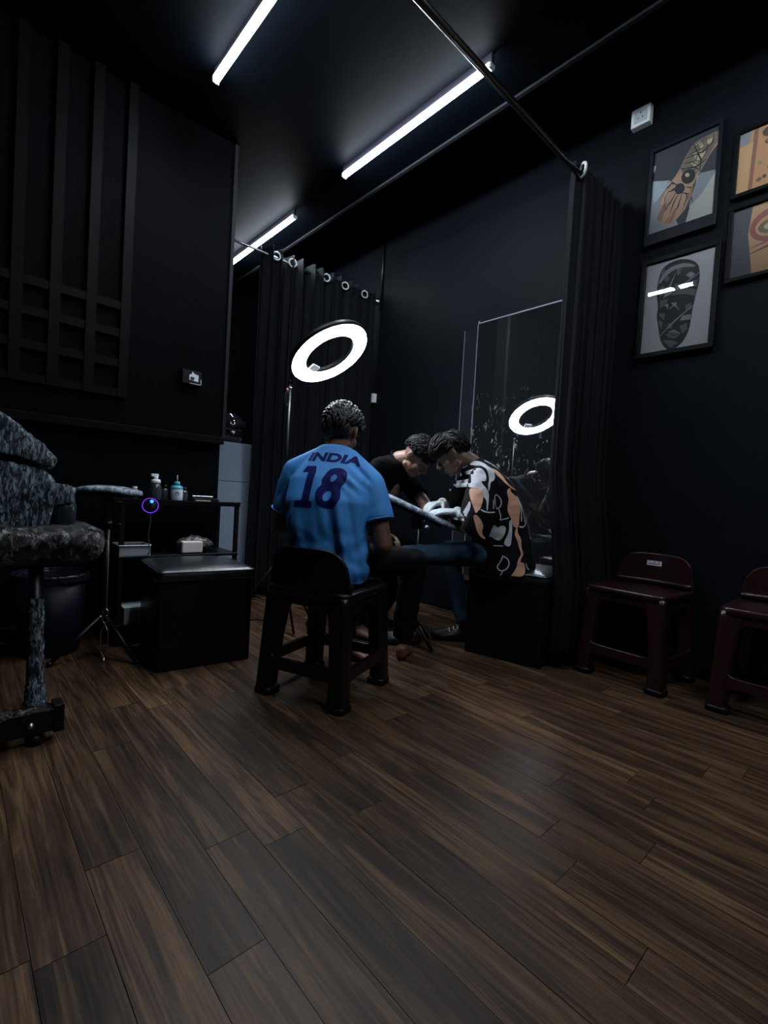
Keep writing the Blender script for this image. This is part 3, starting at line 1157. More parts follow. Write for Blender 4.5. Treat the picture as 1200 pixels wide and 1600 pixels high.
hd = annulus([(Ro, 0.004), (Ro, -0.030), (mid, -0.045), (Ri, -0.030), (Ri, 0.004), (Ri + 0.006, 0.0), (Ro - 0.006, 0.0)], rel(RC), RR, closed=True).build('housing', BLACKP, t, True)
annulus(prof, rel(RC), RR).build('diffuser', RING_E, t, True)
down = (RR.inverted() @ (Vector((1.61, 2.70, 1.50)) - RC))
ang = math.atan2(down.y, down.x)
pe = RC + RR @ Vector((Ro * math.cos(ang), Ro * math.sin(ang), -0.025))
pt = Vector((1.617, 2.716, 1.57))
MB().tube([rel(pt), rel(pt) + Vector((0, -0.01, 0.05)), rel(pe)], 0.009, 8).build('tilt_bracket', BLACKM, t, True)
MB().ball(rel(pt), 0.018).build('ball_joint', BLACKP, t, True)
# phone clamp in the middle of the ring
pc = RC + RR @ Vector((0.5 * Ri * math.cos(ang), 0.5 * Ri * math.sin(ang), -0.02))
MB().box(rel(RC + RR @ Vector((0.86 * Ri * math.cos(ang), 0.86 * Ri * math.sin(ang), 0.0))), (0.075, 0.05, 0.012), RR).build('phone_clamp', GREYP, t, bevel=0.003)
MB().tube([rel((1.62, 2.72, 0.10)), rel((1.618, 2.718, 0.95))], 0.012, 10).build('pole', BLACKM, t, True)
MB().tube([rel((1.618, 2.718, 0.90)), rel(pt)], 0.008, 10).build('upper_pole', mat('dull_pole', (0.030, 0.034, 0.038), 0.4, metal=0.3), t, True)
MB().lathe([(0, 0), (0.02, 0), (0.02, 0.05), (0, 0.05)], rel((1.618, 2.718, 0.90)), 12).build('clamp_collar', BLACKP, t, True)
MB().lathe([(0, 0), (0.014, 0), (0.014, 0.014), (0, 0.014)], rel((1.617, 2.717, 1.525)), 12).build('bright_collar', CHROME, t, True)
for a in (0.3, 2.4, 4.5):
    d = Vector((math.cos(a), math.sin(a), 0))
    MB().tube([rel((1.62, 2.72, 0.42)) + d * 0.02, rel((1.62, 2.72, 0.0)) + d * 0.30 + Vector((0, 0, 0.012))], 0.008, 8).build('leg', BLACKM, t, True)
    MB().tube([rel((1.62, 2.72, 0.13)) + d * 0.012, rel((1.62, 2.72, 0.175)) + d * 0.175], 0.005, 6).build('brace', BLACKM, t, True)
cb = [rel((1.60, 2.70, 1.63)) + Vector((-0.008, 0.0, -z)) + Vector((0.012 * math.sin(z * 30), 0.008 * math.cos(z * 23), 0)) for z in [k * 0.02 for k in range(12)]]
MB().tube(cb, 0.0022, 6).build('cable', BLACKP, t, True)
lp = [rel((1.588, 2.70, 1.46)) + Vector((0.016 * math.cos(a), 0, 0.045 * math.sin(a))) for a in [2 * PI * k / 14 for k in range(14)]]
MB().tube(lp, 0.002, 6, closed=True).build('cable_loop', BLACKP, t, True)
MB().ball(rel((1.588, 2.70, 1.515)), (0.009, 0.007, 0.010)).build('cable_tie', mat('pink_tie', (0.45, 0.10, 0.16), 0.5), t, True)

# ------------------------------------------------------------------ padded armrest between the two men
AA, AB = Vector((1.80, 1.955, 0.872)), Vector((2.098, 1.728, 0.722))
t = thing('armrest_stand', 'film-wrapped padded armrest on a stand under the gloved hands', 'armrest')
bs = (AA + AB) / 2
t.location = (bs.x, bs.y, 0)
ax = (AB - AA).normalized()
sd = ax.cross(Vector((0, 0, 1))).normalized()
nr = sd.cross(ax).normalized()
Rm = Matrix((ax, sd, nr)).transposed()
rings = []
for u, k in ((-0.235, 0.55), (-0.225, 0.85), (-0.18, 1.0), (0, 1.0), (0.18, 1.0), (0.225, 0.85), (0.235, 0.55)):
    rings.append([Vector((0, 0, bs.z)) + Rm @ Vector((u, y * k, z * k)) for y, z in ((-0.075, -0.014), (-0.08, 0.0), (-0.072, 0.014), (-0.03, 0.019), (0.03, 0.019), (0.072, 0.014), (0.08, 0.0), (0.075, -0.014))])
MB().loft(rings).build('pad', FILM3, t, True)
MB().box(Vector((0, 0, bs.z)) + Rm @ Vector((0, 0, -0.022)), (0.30, 0.09, 0.012), Rm).build('pad_board', BLACKP, t)
PO = Vector((2.06 - bs.x, 1.92 - bs.y, 0))
MB().box((0, 0, bs.z - 0.060), (0.045, 0.045, 0.075)).build('tilt_block', BLACKM, t, bevel=0.004)
MB().tube([(0, 0, bs.z - 0.085), PO + Vector((0, 0, bs.z - 0.095))], 0.012, 10).build('side_arm', BLACKM, t, True)
MB().ball(PO + Vector((0.03, -0.03, bs.z - 0.095)), 0.012).build('clamp_knob', WHITEP, t, True)
MB().tube([PO + Vector((0, 0, 0.10)), PO + Vector((0, 0, bs.z - 0.075))], 0.014, 10).build('pole', BLACKM, t, True)
for a in (0.2, 2.3, 4.6):
    d = Vector((math.cos(a), math.sin(a), 0))
    MB().tube([PO + Vector((0, 0, 0.15)) + d * 0.012, PO + d * 0.17 + Vector((0, 0, 0.012))], 0.010, 8).build('leg', BLACKM, t, True)

# ------------------------------------------------------------------ side armrest stand by the partition wall
t = thing('armrest_stand', 'film-wrapped armrest on a tall tripod stand beside the bottles', 'armrest')
t.location = (0.585, 2.62, 0)
R5 = Matrix.Rotation(math.atan2(-0.20, 0.22), 3, 'Z')
rings = []
for u in [-0.15 + 0.03 * k for k in range(11)]:
    k = 1.0 - 0.55 * abs(u / 0.15) ** 5
    sag = -0.012 * (u / 0.15) ** 2
    rings.append([Vector((0, 0, 0.822 + sag)) + R5 @ Vector((u, y * k, z * (0.6 + 0.4 * k))) for y, z in ((-0.06, -0.012), (-0.068, 0.0), (-0.055, 0.016), (0, 0.022), (0.055, 0.016), (0.068, 0.0), (0.06, -0.012))])
MB().loft(rings).build('pad', FILM3, t, True)
MB().box((0, 0, 0.800), (0.24, 0.09, 0.012), R5).build('pad_board', BLACKP, t, bevel=0.003)
MB().box((0, 0, 0.725), (0.034, 0.03, 0.14)).build('upper_post', BLACKM, t, bevel=0.003)
MB().tube([(0, 0, 0.10), (0, 0, 0.67)], 0.013, 10).build('pole', BLACKM, t, True)
MB().lathe([(0, 0), (0.022, 0), (0.022, 0.03), (0, 0.03)], (0, 0, 0.64), 12).build('clamp_collar', BLACKP, t, True)
for z in (0.77, 0.655):
    MB().tube([(0.015, -0.012, z), (0.05, -0.035, z)], 0.006, 8).build('clamp_knob', CHROME if z > 0.7 else BLACKM, t, True)
for a in (3.25, 5.2, 1.1):
    d = Vector((math.cos(a), math.sin(a), 0))
    lg = MB().tube([Vector((0, 0, 0.20)) + d * 0.015, d * 0.22 + Vector((0, 0, 0.012))], 0.011, 8).build('leg', BLACKM, t, True)
    MB().ball(Vector((0, 0, 0.20)) + d * 0.016, 0.009).build('leg_bolt', CHROME, lg, True)
    MB().ball(d * 0.22 + Vector((0, 0, 0.012)), 0.014).build('rubber_foot', BLACKP, lg, True)

# ------------------------------------------------------------------ utility cart with bottles
t = thing('utility_cart', 'black utility cart against the partition wall holding bottles', 'cart')
CX, CY = 0.995, 2.885
t.location = (CX, CY, 0)
for z, h_ in ((0.772, 0.018), (0.475, 0.016), (0.115, 0.016)):
    MB().box((0, 0, z - h_ / 2), (0.66, 0.30, h_)).build('shelf', BLACKP, t, bevel=0.003)
for sx in (-1, 1):
    for sy in (-1, 1):
        MB().box((sx * 0.315, sy * 0.135, 0.38), (0.022, 0.022, 0.76)).build('post', BLACKM, t)
MB().box((0, -0.151, 0.776), (0.66, 0.006, 0.010)).build('front_edge', BLACKM, t)
ZT = 0.7725


def lathe_thing(name, label, cat, loc, parts, group=None):
    t_ = thing(name, label, cat, group)
    t_.location = loc
    for nm, prof, m in parts:
        MB().lathe(prof, (0, 0, 0), 20).build(nm, m, t_, True)
    return t_


SMOKE = mat('dark_bottle_plastic', (0.030, 0.034, 0.042), 0.15, coat=0.3)
TEAL = mat('teal_plastic', (0.06, 0.34, 0.42), 0.4)
PALEB = mat('pale_blue_bottle', (0.42, 0.55, 0.62), 0.4)
G_ = 'bottles on the cart'
t = lathe_thing('pump_bottle', 'clear dark foam pump bottle with a white pump head on the cart', 'bottle', (0.862, 2.83, ZT),
                [('body', [(0, 0), (0.030, 0), (0.032, 0.01), (0.032, 0.06), (0.027, 0.085), (0.020, 0.095), (0, 0.095)], SMOKE), ('collar', [(0, 0.093), (0.024, 0.093), (0.025, 0.108), (0.021, 0.118), (0, 0.118)], WHITEP), ('neck', [(0, 0.117), (0.011, 0.117), (0.012, 0.135), (0, 0.135)], WHITEP)], G_)
MB().loft([[Vector((x, y * w_, z)) for y, z in ((-0.011, 0.132), (0.011, 0.132), (0.010, 0.148), (-0.010, 0.148))] for x, w_ in ((-0.027, 0.55), (-0.02, 0.7), (0.0, 1.0), (0.012, 0.9))]).build('pump_head', WHITEP, t, bevel=0.003)
t = lathe_thing('squeeze_bottle', 'pale squeeze bottle with a teal cap and long nozzle on the cart', 'bottle', (0.978, 2.83, ZT),
                [('body', [(0, 0), (0.030, 0), (0.032, 0.006), (0.032, 0.070), (0.030, 0.083), (0.018, 0.088), (0, 0.088)], PALEB), ('shoulder', [(0.0315, 0.068), (0.033, 0.072), (0.031, 0.085), (0.018, 0.090), (0.0, 0.090)], TEAL), ('cap', [(0, 0.088), (0.016, 0.088), (0.016, 0.108), (0.012, 0.113), (0, 0.113)], TEAL), ('nozzle', [(0, 0.112), (0.004, 0.112), (0.0018, 0.150), (0, 0.150)], GREYP)], G_)
MB().lathe([(0.0324, 0.018), (0.0326, 0.019), (0.0326, 0.064), (0.0324, 0.065)], (0, 0, 0), 20, cap=False).build('label', mat('label_white', (0.55, 0.60, 0.64), 0.5), t, True)
pts = [Vector((0.0333 * math.cos(a), 0.0333 * math.sin(a), 0)) for a in [0]]
vs, n = [], 12
for k in range(n):
    a = 2 * PI * k / n
    th = -PI / 2 - 0.25 + 0.011 / 0.0333 * math.cos(a) * 1.0
    vs.append((0.0331 * math.cos(th), 0.0331 * math.sin(th), 0.043 + 0.013 * math.sin(a)))
MB().add(vs, [tuple(range(n))]).build('label_portrait', mat('label_grey_print', (0.16, 0.14, 0.17), 0.6), t)
lathe_thing('ink_bottle', 'dark translucent bottle standing between the pump bottle and the teal-capped bottle', 'bottle', (0.925, 2.87, ZT),
            [('body', [(0, 0), (0.018, 0), (0.019, 0.005), (0.019, 0.06), (0.012, 0.072), (0, 0.072)], SMOKE), ('cap', [(0, 0.07), (0.012, 0.07), (0.012, 0.09), (0, 0.09)], BLACKP)], G_)
lathe_thing('ink_bottle', 'dark squat bottle just behind the teal-capped bottle', 'bottle', (1.035, 2.875, ZT),
            [('body', [(0, 0), (0.021, 0), (0.022, 0.005), (0.022, 0.055), (0.015, 0.066), (0, 0.066)], SMOKE), ('cap', [(0, 0.065), (0.015, 0.065), (0.015, 0.082), (0, 0.082)], BLACKP)], G_)
lathe_thing('small_bottle', 'small bottle with a pale pink cap beside the tall armrest pad', 'bottle', (0.775, 2.90, ZT),
            [('body', [(0, 0), (0.016, 0), (0.017, 0.004), (0.017, 0.045), (0, 0.052)], SMOKE), ('cap', [(0, 0.05), (0.012, 0.05), (0.012, 0.072), (0, 0.072)], mat('pale_pink_cap', (0.55, 0.42, 0.45), 0.45))], G_)
t = thing('tool_tray', 'flat black tray with shiny rims lying on the cart top', 'tray')
t.location = (1.145, 2.86, ZT)
MB().box((0, 0, 0.010), (0.155, 0.10, 0.020)).build('tray_body', BLACKP, t, bevel=0.003)
MB().box((0, -0.05, 0.021), (0.155, 0.004, 0.004)).build('front_rim', CHROME, t)
MB().box((-0.005, 0.0, 0.032), (0.13, 0.012, 0.010)).build('pen_bar', CHROME, t, bevel=0.004)
o = MB().box((0, 0, 0.004), (0.085, 0.018, 0.008)).build('wooden_stick', mat('pale_wood', (0.50, 0.42, 0.26), 0.6), None, bevel=0.001)
tag(o, 'pale wooden stick lying on the front edge of the cart', 'stick')
o.location = (1.10, 2.752, ZT + 0.0045)
# LED ringed power supply on the front edge of the cart
t = thing('power_supply', 'round black power supply with a glowing violet ring', 'power supply')
LC = Vector((0.805, 2.715, 0.748))
t.location = LC
vd = (Vector((0, 0, 0.86)) - LC)
vd.z = 0
RL = vd.normalized().to_track_quat('Z', 'Y').to_matrix()
MB().lathe([(0, -0.018), (0.036, -0.018), (0.040, -0.010), (0.040, 0.0), (0.036, 0.003), (0, 0.003)], (0, 0, 0), 28, RL).build('case', BLACKP, t, True)
pts = [RL @ Vector((0.0385 * math.cos(a), 0.0385 * math.sin(a), 0.003)) for a in [2 * PI * k / 32 for k in range(32)]]
MB().tube(pts, 0.0015, 6, closed=True).build('led_ring', emit_mat('violet_led', (0.16, 0.03, 1.0), 1.1), t, True)
MB().lathe([(0, 0), (0.009, 0), (0.009, 0.001), (0, 0.001)], RL @ Vector((0.006, 0.022, 0.0035)), 14, RL).build('display_dot', emit_mat('blue_display', (0.03, 0.25, 1.0), 1.6), t)
MB().box((0.0, 0.02, 0.0), (0.02, 0.05, 0.02)).build('clip', BLACKM, t)
pts = [Vector((0.0 + 0.004 * math.sin(z * 40), 0.0, -0.04 - z)) for z in [k * 0.02 for k in range(12)]] + [Vector((0.01, 0.05, -0.262))]
MB().tube(pts, 0.0028, 6).build('power_cable', mat('speckled_cable', (0.05, 0.05, 0.055), 0.4), t, True)

# things on the lower shelves
t = thing('plastic_container', 'clear shallow plastic container on the middle shelf of the cart', 'container')
t.location = (0.745, 2.81, 0.4755)
CLEARP = mat('cloudy_plastic', (0.28, 0.30, 0.32), 0.25)
for (c, s_) in (((0, 0, 0.004), (0.15, 0.15, 0.008)), ((-0.073, 0, 0.03), (0.006, 0.15, 0.05)), ((0.073, 0, 0.03), (0.006, 0.15, 0.05)), ((0, -0.073, 0.03), (0.14, 0.006, 0.05)), ((0, 0.073, 0.03), (0.14, 0.006, 0.05))):
    MB().box(c, s_).build('panel', CLEARP, t, bevel=0.001)
MB().tube(rrect(0.158, 0.158, 0.015, 0.056, 3), 0.004, 6, closed=True).build('rim', mat('container_rim', (0.5, 0.51, 0.52), 0.35), t, True)
t = thing('tissue_pack', 'white tissue pack in a crumpled clear wrapper behind the empty ottoman', 'tissue pack')
t.location = (1.055, 2.80, 0.4755)
MB().box((0, 0, 0.036), (0.12, 0.09, 0.07)).build('tissues', mat('tissue_white', (0.62, 0.56, 0.54), 0.8), t, bevel=0.01, bseg=3)


def wr(co, n_):
    return co + n_ * 0.010 * noise.noise(co * 38)


remeshed(MB().ball((0.03, 0.02, 0.05), (0.105, 0.05, 0.05)).ball((0.10, 0.02, 0.045), (0.05, 0.03, 0.022)), 'wrapper', mat('clear_wrap', (0.10, 0.09, 0.085), 0.12, spec=0.8, bump=0.6, bscale=60), t, 0.007, 3, fn=wr)
t = thing('carton', 'pale carton on the bottom shelf of the cart', 'carton')
t.location = (0.765, 2.80, 0.1155)
MB().box((0, 0, 0.045), (0.13, 0.16, 0.09)).build('box_body', mat('pale_carton', (0.34, 0.38, 0.38), 0.7), t, bevel=0.002)
MB().box((-0.01, -0.0815, 0.045), (0.05, 0.002, 0.06), None).build('printed_panel', mat('carton_print', (0.12, 0.14, 0.13), 0.7, vary=0.6, vscale=60), t)

# waste bin
t = thing('waste_bin', 'navy blue round waste bin under the film-wrapped chair', 'bin')
t.location = (0.395, 2.845, 0)
NAVYP = mat('navy_plastic', (0.003, 0.0035, 0.009), 0.45, spec=0.15)
MB().lathe([(0, 0), (0.125, 0), (0.130, 0.006), (0.155, 0.385), (0.150, 0.385), (0.124, 0.012), (0, 0.012)], (0, 0, 0), 30, cap=False).build('bucket', NAVYP, t, True)
MB().tube([Vector((0.157 * math.cos(a), 0.157 * math.sin(a), 0.385)) for a in [2 * PI * k / 32 for k in range(32)]], 0.009, 8, closed=True).build('rim', NAVYP, t, True)
remeshed(MB().lathe([(0, 0.375), (0.10, 0.372), (0.148, 0.38), (0.152, 0.40), (0.165, 0.395), (0.168, 0.36), (0.162, 0.36), (0.16, 0.385), (0.14, 0.365), (0, 0.355)], (0, 0, 0), 30, cap=False), 'liner', mat('black_bin_liner', (0.007, 0.008, 0.013), 0.3, spec=0.3), t, 0.006, 2, fn=lambda c, n_: c + n_ * 0.004 * noise.noise(c * 45))

# cabinet beyond the partition and the glossy object on it
t = thing('storage_cabinet', 'plain light grey two-panel cabinet standing beyond the partition wall', 'cabinet')
t.location = (1.66, 3.78, 0)
GREYC = mat('light_grey_cabinet', (0.20, 0.24, 0.31), 0.45)
MB().box((0, 0.005, 0.615), (0.42, 0.35, 1.225)).build('body', GREYC, t, bevel=0.003)
MB().box((0, -0.179, 1.074), (0.418, 0.018, 0.306)).build('upper_door', GREYC, t, bevel=0.004)
MB().box((0, -0.179, 0.480), (0.418, 0.018, 0.876)).build('lower_door', GREYC, t, bevel=0.004)
t = thing('helmet', 'glossy black rounded helmet-like object with a bright glint on the grey cabinet', 'helmet')
t.location = (1.70, 3.78, 1.2285)
GLB = mat('gloss_black', (0.010, 0.010, 0.014), 0.06, coat=0.6)
remeshed(MB().ball((0, 0, 0.13), (0.125, 0.14, 0.13)).ball((0, -0.05, 0.07), (0.10, 0.10, 0.07)), 'shell', GLB, t, 0.008, 6)
rings = []
for a in [-1.0 + 0.2 * k for k in range(11)]:
    rings.append([Vector((0.132 * math.sin(a), -0.148 * math.cos(a) + 0.0, z)) for z in (0.10, 0.18)] + [Vector((0.124 * math.sin(a), -0.138 * math.cos(a), z)) for z in (0.18, 0.10)])
MB().loft(rings).build('visor', GLB, t, True)

# cable on the floor towards the stand
pts = [(1.20, 2.78, 0.004), (1.32, 2.86, 0.004), (1.45, 2.90, 0.004), (1.55, 2.86, 0.004), (1.60, 2.78, 0.006)]
o = MB().tube(pts, 0.004, 6).build('floor_cable', BLACKP, None, True)
tag(o, 'thin black cable lying on the floor by the ring light stand', 'cable')


# ------------------------------------------------------------------ film-wrapped tattoo chair at the edge of the photo
t = thing('tattoo_chair', 'tattoo chair wrapped in crumpled cling film at the edge of the picture', 'chair')
TCX, TCY = 0.0, 2.05
t.location = (TCX, TCY, 0)


def prism(poly, y0, y1):
    n = len(poly)
    vs = [(x - TCX, y0 - TCY, z) for x, z in poly] + [(x - TCX, y1 - TCY, z) for x, z in poly]
    fs = [tuple(range(n)), tuple(reversed(range(n, 2 * n)))] + [((i + 1) % n, i, n + i, n + (i + 1) % n) for i in range(n)]
    return MB().add(vs, fs)


def crump(a, s):
    def f(co, n_):
        return co + n_ * (a * noise.noise(co * s) + a * 0.5 * noise.noise(co * s * 2.7))
    return f


mb = MB().loft([rrect(1.10, 0.40, 0.09, z, 5, -0.13 - TCX, 2.07 - TCY) for z in (0.585, 0.60)])
mb = MB().loft([rrect(1.04, 0.34, 0.06, 0.570, 5, -0.13, 0.02), rrect(1.10, 0.40, 0.08, 0.595, 5, -0.13, 0.02), rrect(1.12, 0.42, 0.09, 0.640, 5, -0.13, 0.02), rrect(1.11, 0.41, 0.09, 0.680, 5, -0.13, 0.02), rrect(1.04, 0.34, 0.06, 0.700, 5, -0.13, 0.02)])
remeshed(mb, 'seat_pad', FILM2, t, 0.010, 2, fn=crump(0.007, 22))
o = remeshed(prism([(-0.5, 1.44), (-0.2, 1.27), (0.10, 1.085), (0.136, 1.062), (0.222, 0.99), (0.287, 0.925), (0.264, 0.888), (0.24, 0.905), (0.13, 0.935), (-0.5, 1.0)], 1.97, 2.32), 'headrest_cushion', FILM, t, 0.010, 4, fn=crump(0.008, 26))
o = remeshed(prism([(-0.5, 0.915), (0.13, 0.912), (0.245, 0.887), (0.275, 0.855), (0.275, 0.80), (0.262, 0.70), (0.17, 0.69), (-0.5, 0.69)], 1.96, 2.30), 'back_cushion', FILM, t, 0.010, 4, fn=crump(0.009, 24))
remeshed(prism([(0.22, 0.855), (0.300, 0.842), (0.336, 0.835), (0.338, 0.775), (0.30, 0.775), (0.25, 0.755)], 1.98, 2.20), 'film_flap', FILM, t, 0.008, 3, fn=crump(0.007, 30))
MB().lathe([(0, 0), (0.036, 0), (0.038, 0.01), (0.038, 0.075), (0.034, 0.08), (0.034, 0.10), (0, 0.10)], (0.312 - TCX, 2.03 - TCY, 0.695), 22).build('arm_joint', mat('gloss_dark_joint', (0.015, 0.02, 0.026), 0.18), t, True)
MB().tube([(0.232 - TCX, 1.945 - TCY, 0.09), (0.228 - TCX, 1.95 - TCY, 0.58)], 0.021, 14).build('post', BLACKM, t, True)
remeshed(MB().tube([(0.236 - TCX, 1.935 - TCY, 0.10), (0.236 - TCX, 1.937 - TCY, 0.20), (0.232 - TCX, 1.939 - TCY, 0.46)], [0.034, 0.022, 0.021], 12), 'post_film', FILM, t, 0.006, 1, fn=crump(0.006, 70))
MB().box((-0.13 - TCX, 1.86 - TCY, 0.075), (0.86, 0.055, 0.075)).build('base_bar', BLACKM, t, bevel=0.004)
remeshed(MB().box((0.17 - TCX, 1.862 - TCY, 0.098), (0.20, 0.058, 0.035)), 'base_film', FILM2, t, 0.007, 2, fn=crump(0.006, 60))
MB().box((0.290 - TCX, 1.86 - TCY, 0.078), (0.03, 0.065, 0.09)).build('bar_cap', BLACKP, t, bevel=0.003)
for x in (0.23, -0.45):
    MB().lathe([(0, 0), (0.028, 0), (0.028, 0.02), (0.012, 0.04), (0, 0.04)], (x - TCX, 1.86 - TCY, 0.0), 14).build('foot', BLACKP, t, True)
for x in (0.215, 0.12):
    MB().lathe([(0, 0), (0.011, 0), (0.009, 0.006), (0, 0.007)], (x - TCX, 1.831 - TCY, 0.072), 12, Matrix.Rotation(PI / 2, 3, 'X')).build('bolt', CHROME, t, True)
MB().tube([(0.135 - TCX, 2.0 - TCY, 0.02), (0.12 - TCX, 2.02 - TCY, 0.58)], 0.014, 10).build('rear_post', BLACKM, t, True)
MB().box((-0.1 - TCX, 2.16 - TCY, 0.30), (0.6, 0.03, 0.03)).build('cross_bar', BLACKM, t)
MB().tube([(-0.45 - TCX, 1.95 - TCY, 0.09), (-0.45 - TCX, 1.95 - TCY, 0.58)], 0.021, 14).build('post', BLACKM, t, True)

# hanging cord with wire loops and a metal tip
t = thing('hanging_cord', 'grey cord with wire loops and a metal tip hanging off the film-wrapped chair', 'cord')
HX, HY = 0.4405, 1.955
t.location = (HX, HY, 0.60)
MB().tube([(-0.02, 0.02, 0.04), (0.0, 0.0, 0.045), (0.002, 0, 0.0), (0.002, 0, -0.20)], 0.0022, 6).build('cord', mat('grey_cord', (0.22, 0.22, 0.21), 0.5), t, True)
GOLD = mat('brass_wire', (0.55, 0.40, 0.25), 0.3, metal=1.0)
sd_ = Vector((0.70, -0.71, 0))
for z0, L_, w_ in ((-0.20, 0.062, 0.010), (-0.262, 0.125, 0.0135)):
    pts = []
    for k, (a, b_) in enumerate(((0, 0), (1, 0.22), (1, 0.78), (0, 1), (-1, 0.78), (-1, 0.22))):
        pts.append(sd_ * (a * w_) + Vector((0, 0, z0 - b_ * L_)))
    MB().tube(pts, 0.0016, 6, closed=True).build('wire_loop', GOLD, t, True)
MB().lathe([(0, 0), (0.004, 0), (0.004, 0.036), (0, 0.036)], (0, 0, -0.424), 10).build('metal_tip', CHROME, t, True)


# ------------------------------------------------------------------ people
class Frame:
    def __init__(s, O, f):
        s.O = Vector((O[0], O[1], 0))
        s.f = Vector((f[0], f[1], 0)).normalized()
        s.r = Vector((s.f.y, -s.f.x, 0))

    def __call__(s, a, b, z):
        return s.O + s.r * a + s.f * b + Vector((0, 0, z))

    def loc(s, p):
        q = Vector(p) - s.O
        return Vector((q.dot(s.r), q.dot(s.f), q.z))


def basis(F, hint=Vector((0, 0, 1))):
    F = Vector(F).normalized()
    S = F.cross(hint).normalized()
    U = S.cross(F).normalized()
    return Matrix((S, F, U)).transposed()     # columns right, face, up


def hand(mb, w_, d, pn, side, curl=0.4, sc=1.0, spread=1.0):
    d = Vector(d).normalized()
    pn = Vector(pn)
    pn = (pn - d * pn.dot(d)).normalized()
    lat = d.cross(pn) * side
    for i, (o_, ln) in enumerate(((0.030, 0.92), (0.0105, 1.0), (-0.0095, 0.94), (-0.029, 0.76))):
        k = w_ + (d * (0.090 - 0.22 * abs(o_ - 0.008)) + lat * o_ * spread) * sc
        mb.cone(w_ + lat * o_ * 0.55 * sc + d * 0.012 * sc, k, 0.0145 * sc, 0.0108 * sc, 10)
        p, dd = k, (d + lat * (o_ * 3.0 * (spread - 0.7))).normalized()
        r = 0.0098 * sc
        for seg, L_ in enumerate((0.043, 0.027, 0.022)):
            a = curl * (0.8 + 0.25 * seg + 0.12 * i)
            dd = (dd * math.cos(a) + pn * math.sin(a)).normalized()
            q = p + dd * L_ * ln * sc
            mb.cone(p, q, r, r * 0.90, 10)
            p, r = q, r * 0.90
            pn_ = pn
    p = w_ + (d * 0.028 + lat * 0.026) * sc
    dd = (d * 0.62 + lat * 0.68 + pn * 0.35).normalized()
    r = 0.0125 * sc
    for L_ in (0.040, 0.032, 0.024):
        q = p + dd * L_ * sc
        mb.cone(p, q, r, r * 0.88, 10)
        p, r = q, r * 0.88
        dd = (dd * 0.9 + d * 0.25 + pn * 0.18).normalized()


def foot(mb, heel, toe, h=0.075, bare=True, sc=1.0):
    heel, toe = Vector(heel), Vector(toe)
    d = (toe - heel)
    L_ = d.length
    d.normalize()
    lat = d.cross(Vector((0, 0, 1)))
    up_ = Vector((0, 0, 1))
    mb.cone(heel + up_ * 0.034, heel + d * L_ * 0.45 + up_ * 0.034, 0.033, 0.036)
    mb.cone(heel + up_ * 0.055, heel + d * L_ * 0.35 + up_ * 0.055, 0.034, 0.032)
    for k in (-1, 0, 1):
        mb.cone(heel + d * L_ * 0.35 + lat * 0.012 * k + up_ * 0.036, heel + d * L_ * 0.76 + lat * 0.026 * k + up_ * 0.020, 0.030, 0.019)
    if bare:
        for k, (o_, r, q) in enumerate(((-0.034, 0.0125, 1.0), (-0.014, 0.0095, 0.99), (0.002, 0.009, 0.96), (0.017, 0.0085, 0.92), (0.031, 0.0082, 0.86))):
            mb.cone(heel + d * L_ * 0.76 + lat * o_ * 0.9 + up_ * 0.016, heel + d * (L_ * q - 0.008) + lat * o_ + up_ * (r + 0.001), r * 1.05, r, 8)
    else:
        mb.cone(heel + d * L_ * 0.7 + up_ * 0.03, heel + d * L_ * 0.92 + up_ * 0.028, 0.040, 0.030)


def head(mb, c, F, sc=1.0, hint=Vector((0, 0, 1))):
    B = basis(F, hint)

    def at(s, f, u):
        return c + B @ Vector((s, f, u)) * sc

    mb.ball(at(0, -0.005, 0.022), (0.074 * sc, 0.093 * sc, 0.096 * sc), B, 20, 14)
    mb.ball(at(0, 0.028, -0.045), (0.058 * sc, 0.060 * sc, 0.070 * sc), B, 16, 10)
    mb.ball(at(0, 0.066, -0.092), (0.026 * sc, 0.022 * sc, 0.020 * sc), B)
    for s in (-1, 1):
        mb.ball(at(s * 0.036, 0.058, -0.030), (0.026 * sc, 0.026 * sc, 0.028 * sc), B)       # cheek
        mb.cone(at(s * 0.052, 0.0, -0.075), at(s * 0.020, 0.062, -0.096), 0.016 * sc, 0.014 * sc)   # jaw line
        mb.cone(at(s * 0.010, 0.086, 0.022), at(s * 0.046, 0.070, 0.022), 0.010 * sc, 0.009 * sc)   # brow
        E_ = B @ Matrix.Rotation(s * 0.35, 3, 'Z')
        mb.ball(at(s * 0.078, -0.006, -0.008), (0.010 * sc, 0.022 * sc, 0.033 * sc), E_, 12, 8)      # ear
        mb.ball(at(s * 0.076, 0.0, -0.034), (0.008 * sc, 0.012 * sc, 0.012 * sc), E_, 10, 6)
    mb.cone(at(0, 0.088, 0.012), at(0, 0.112, -0.024), 0.008 * sc, 0.012 * sc)
    for s in (-1, 1):
        mb.ball(at(s * 0.012, 0.100, -0.030), 0.009 * sc)
    mb.cone(at(-0.018, 0.088, -0.058), at(0.018, 0.088, -0.058), 0.008 * sc, 0.008 * sc)
    mb.cone(at(-0.016, 0.086, -0.068), at(0.016, 0.086, -0.068), 0.008 * sc, 0.008 * sc)
    return B, at


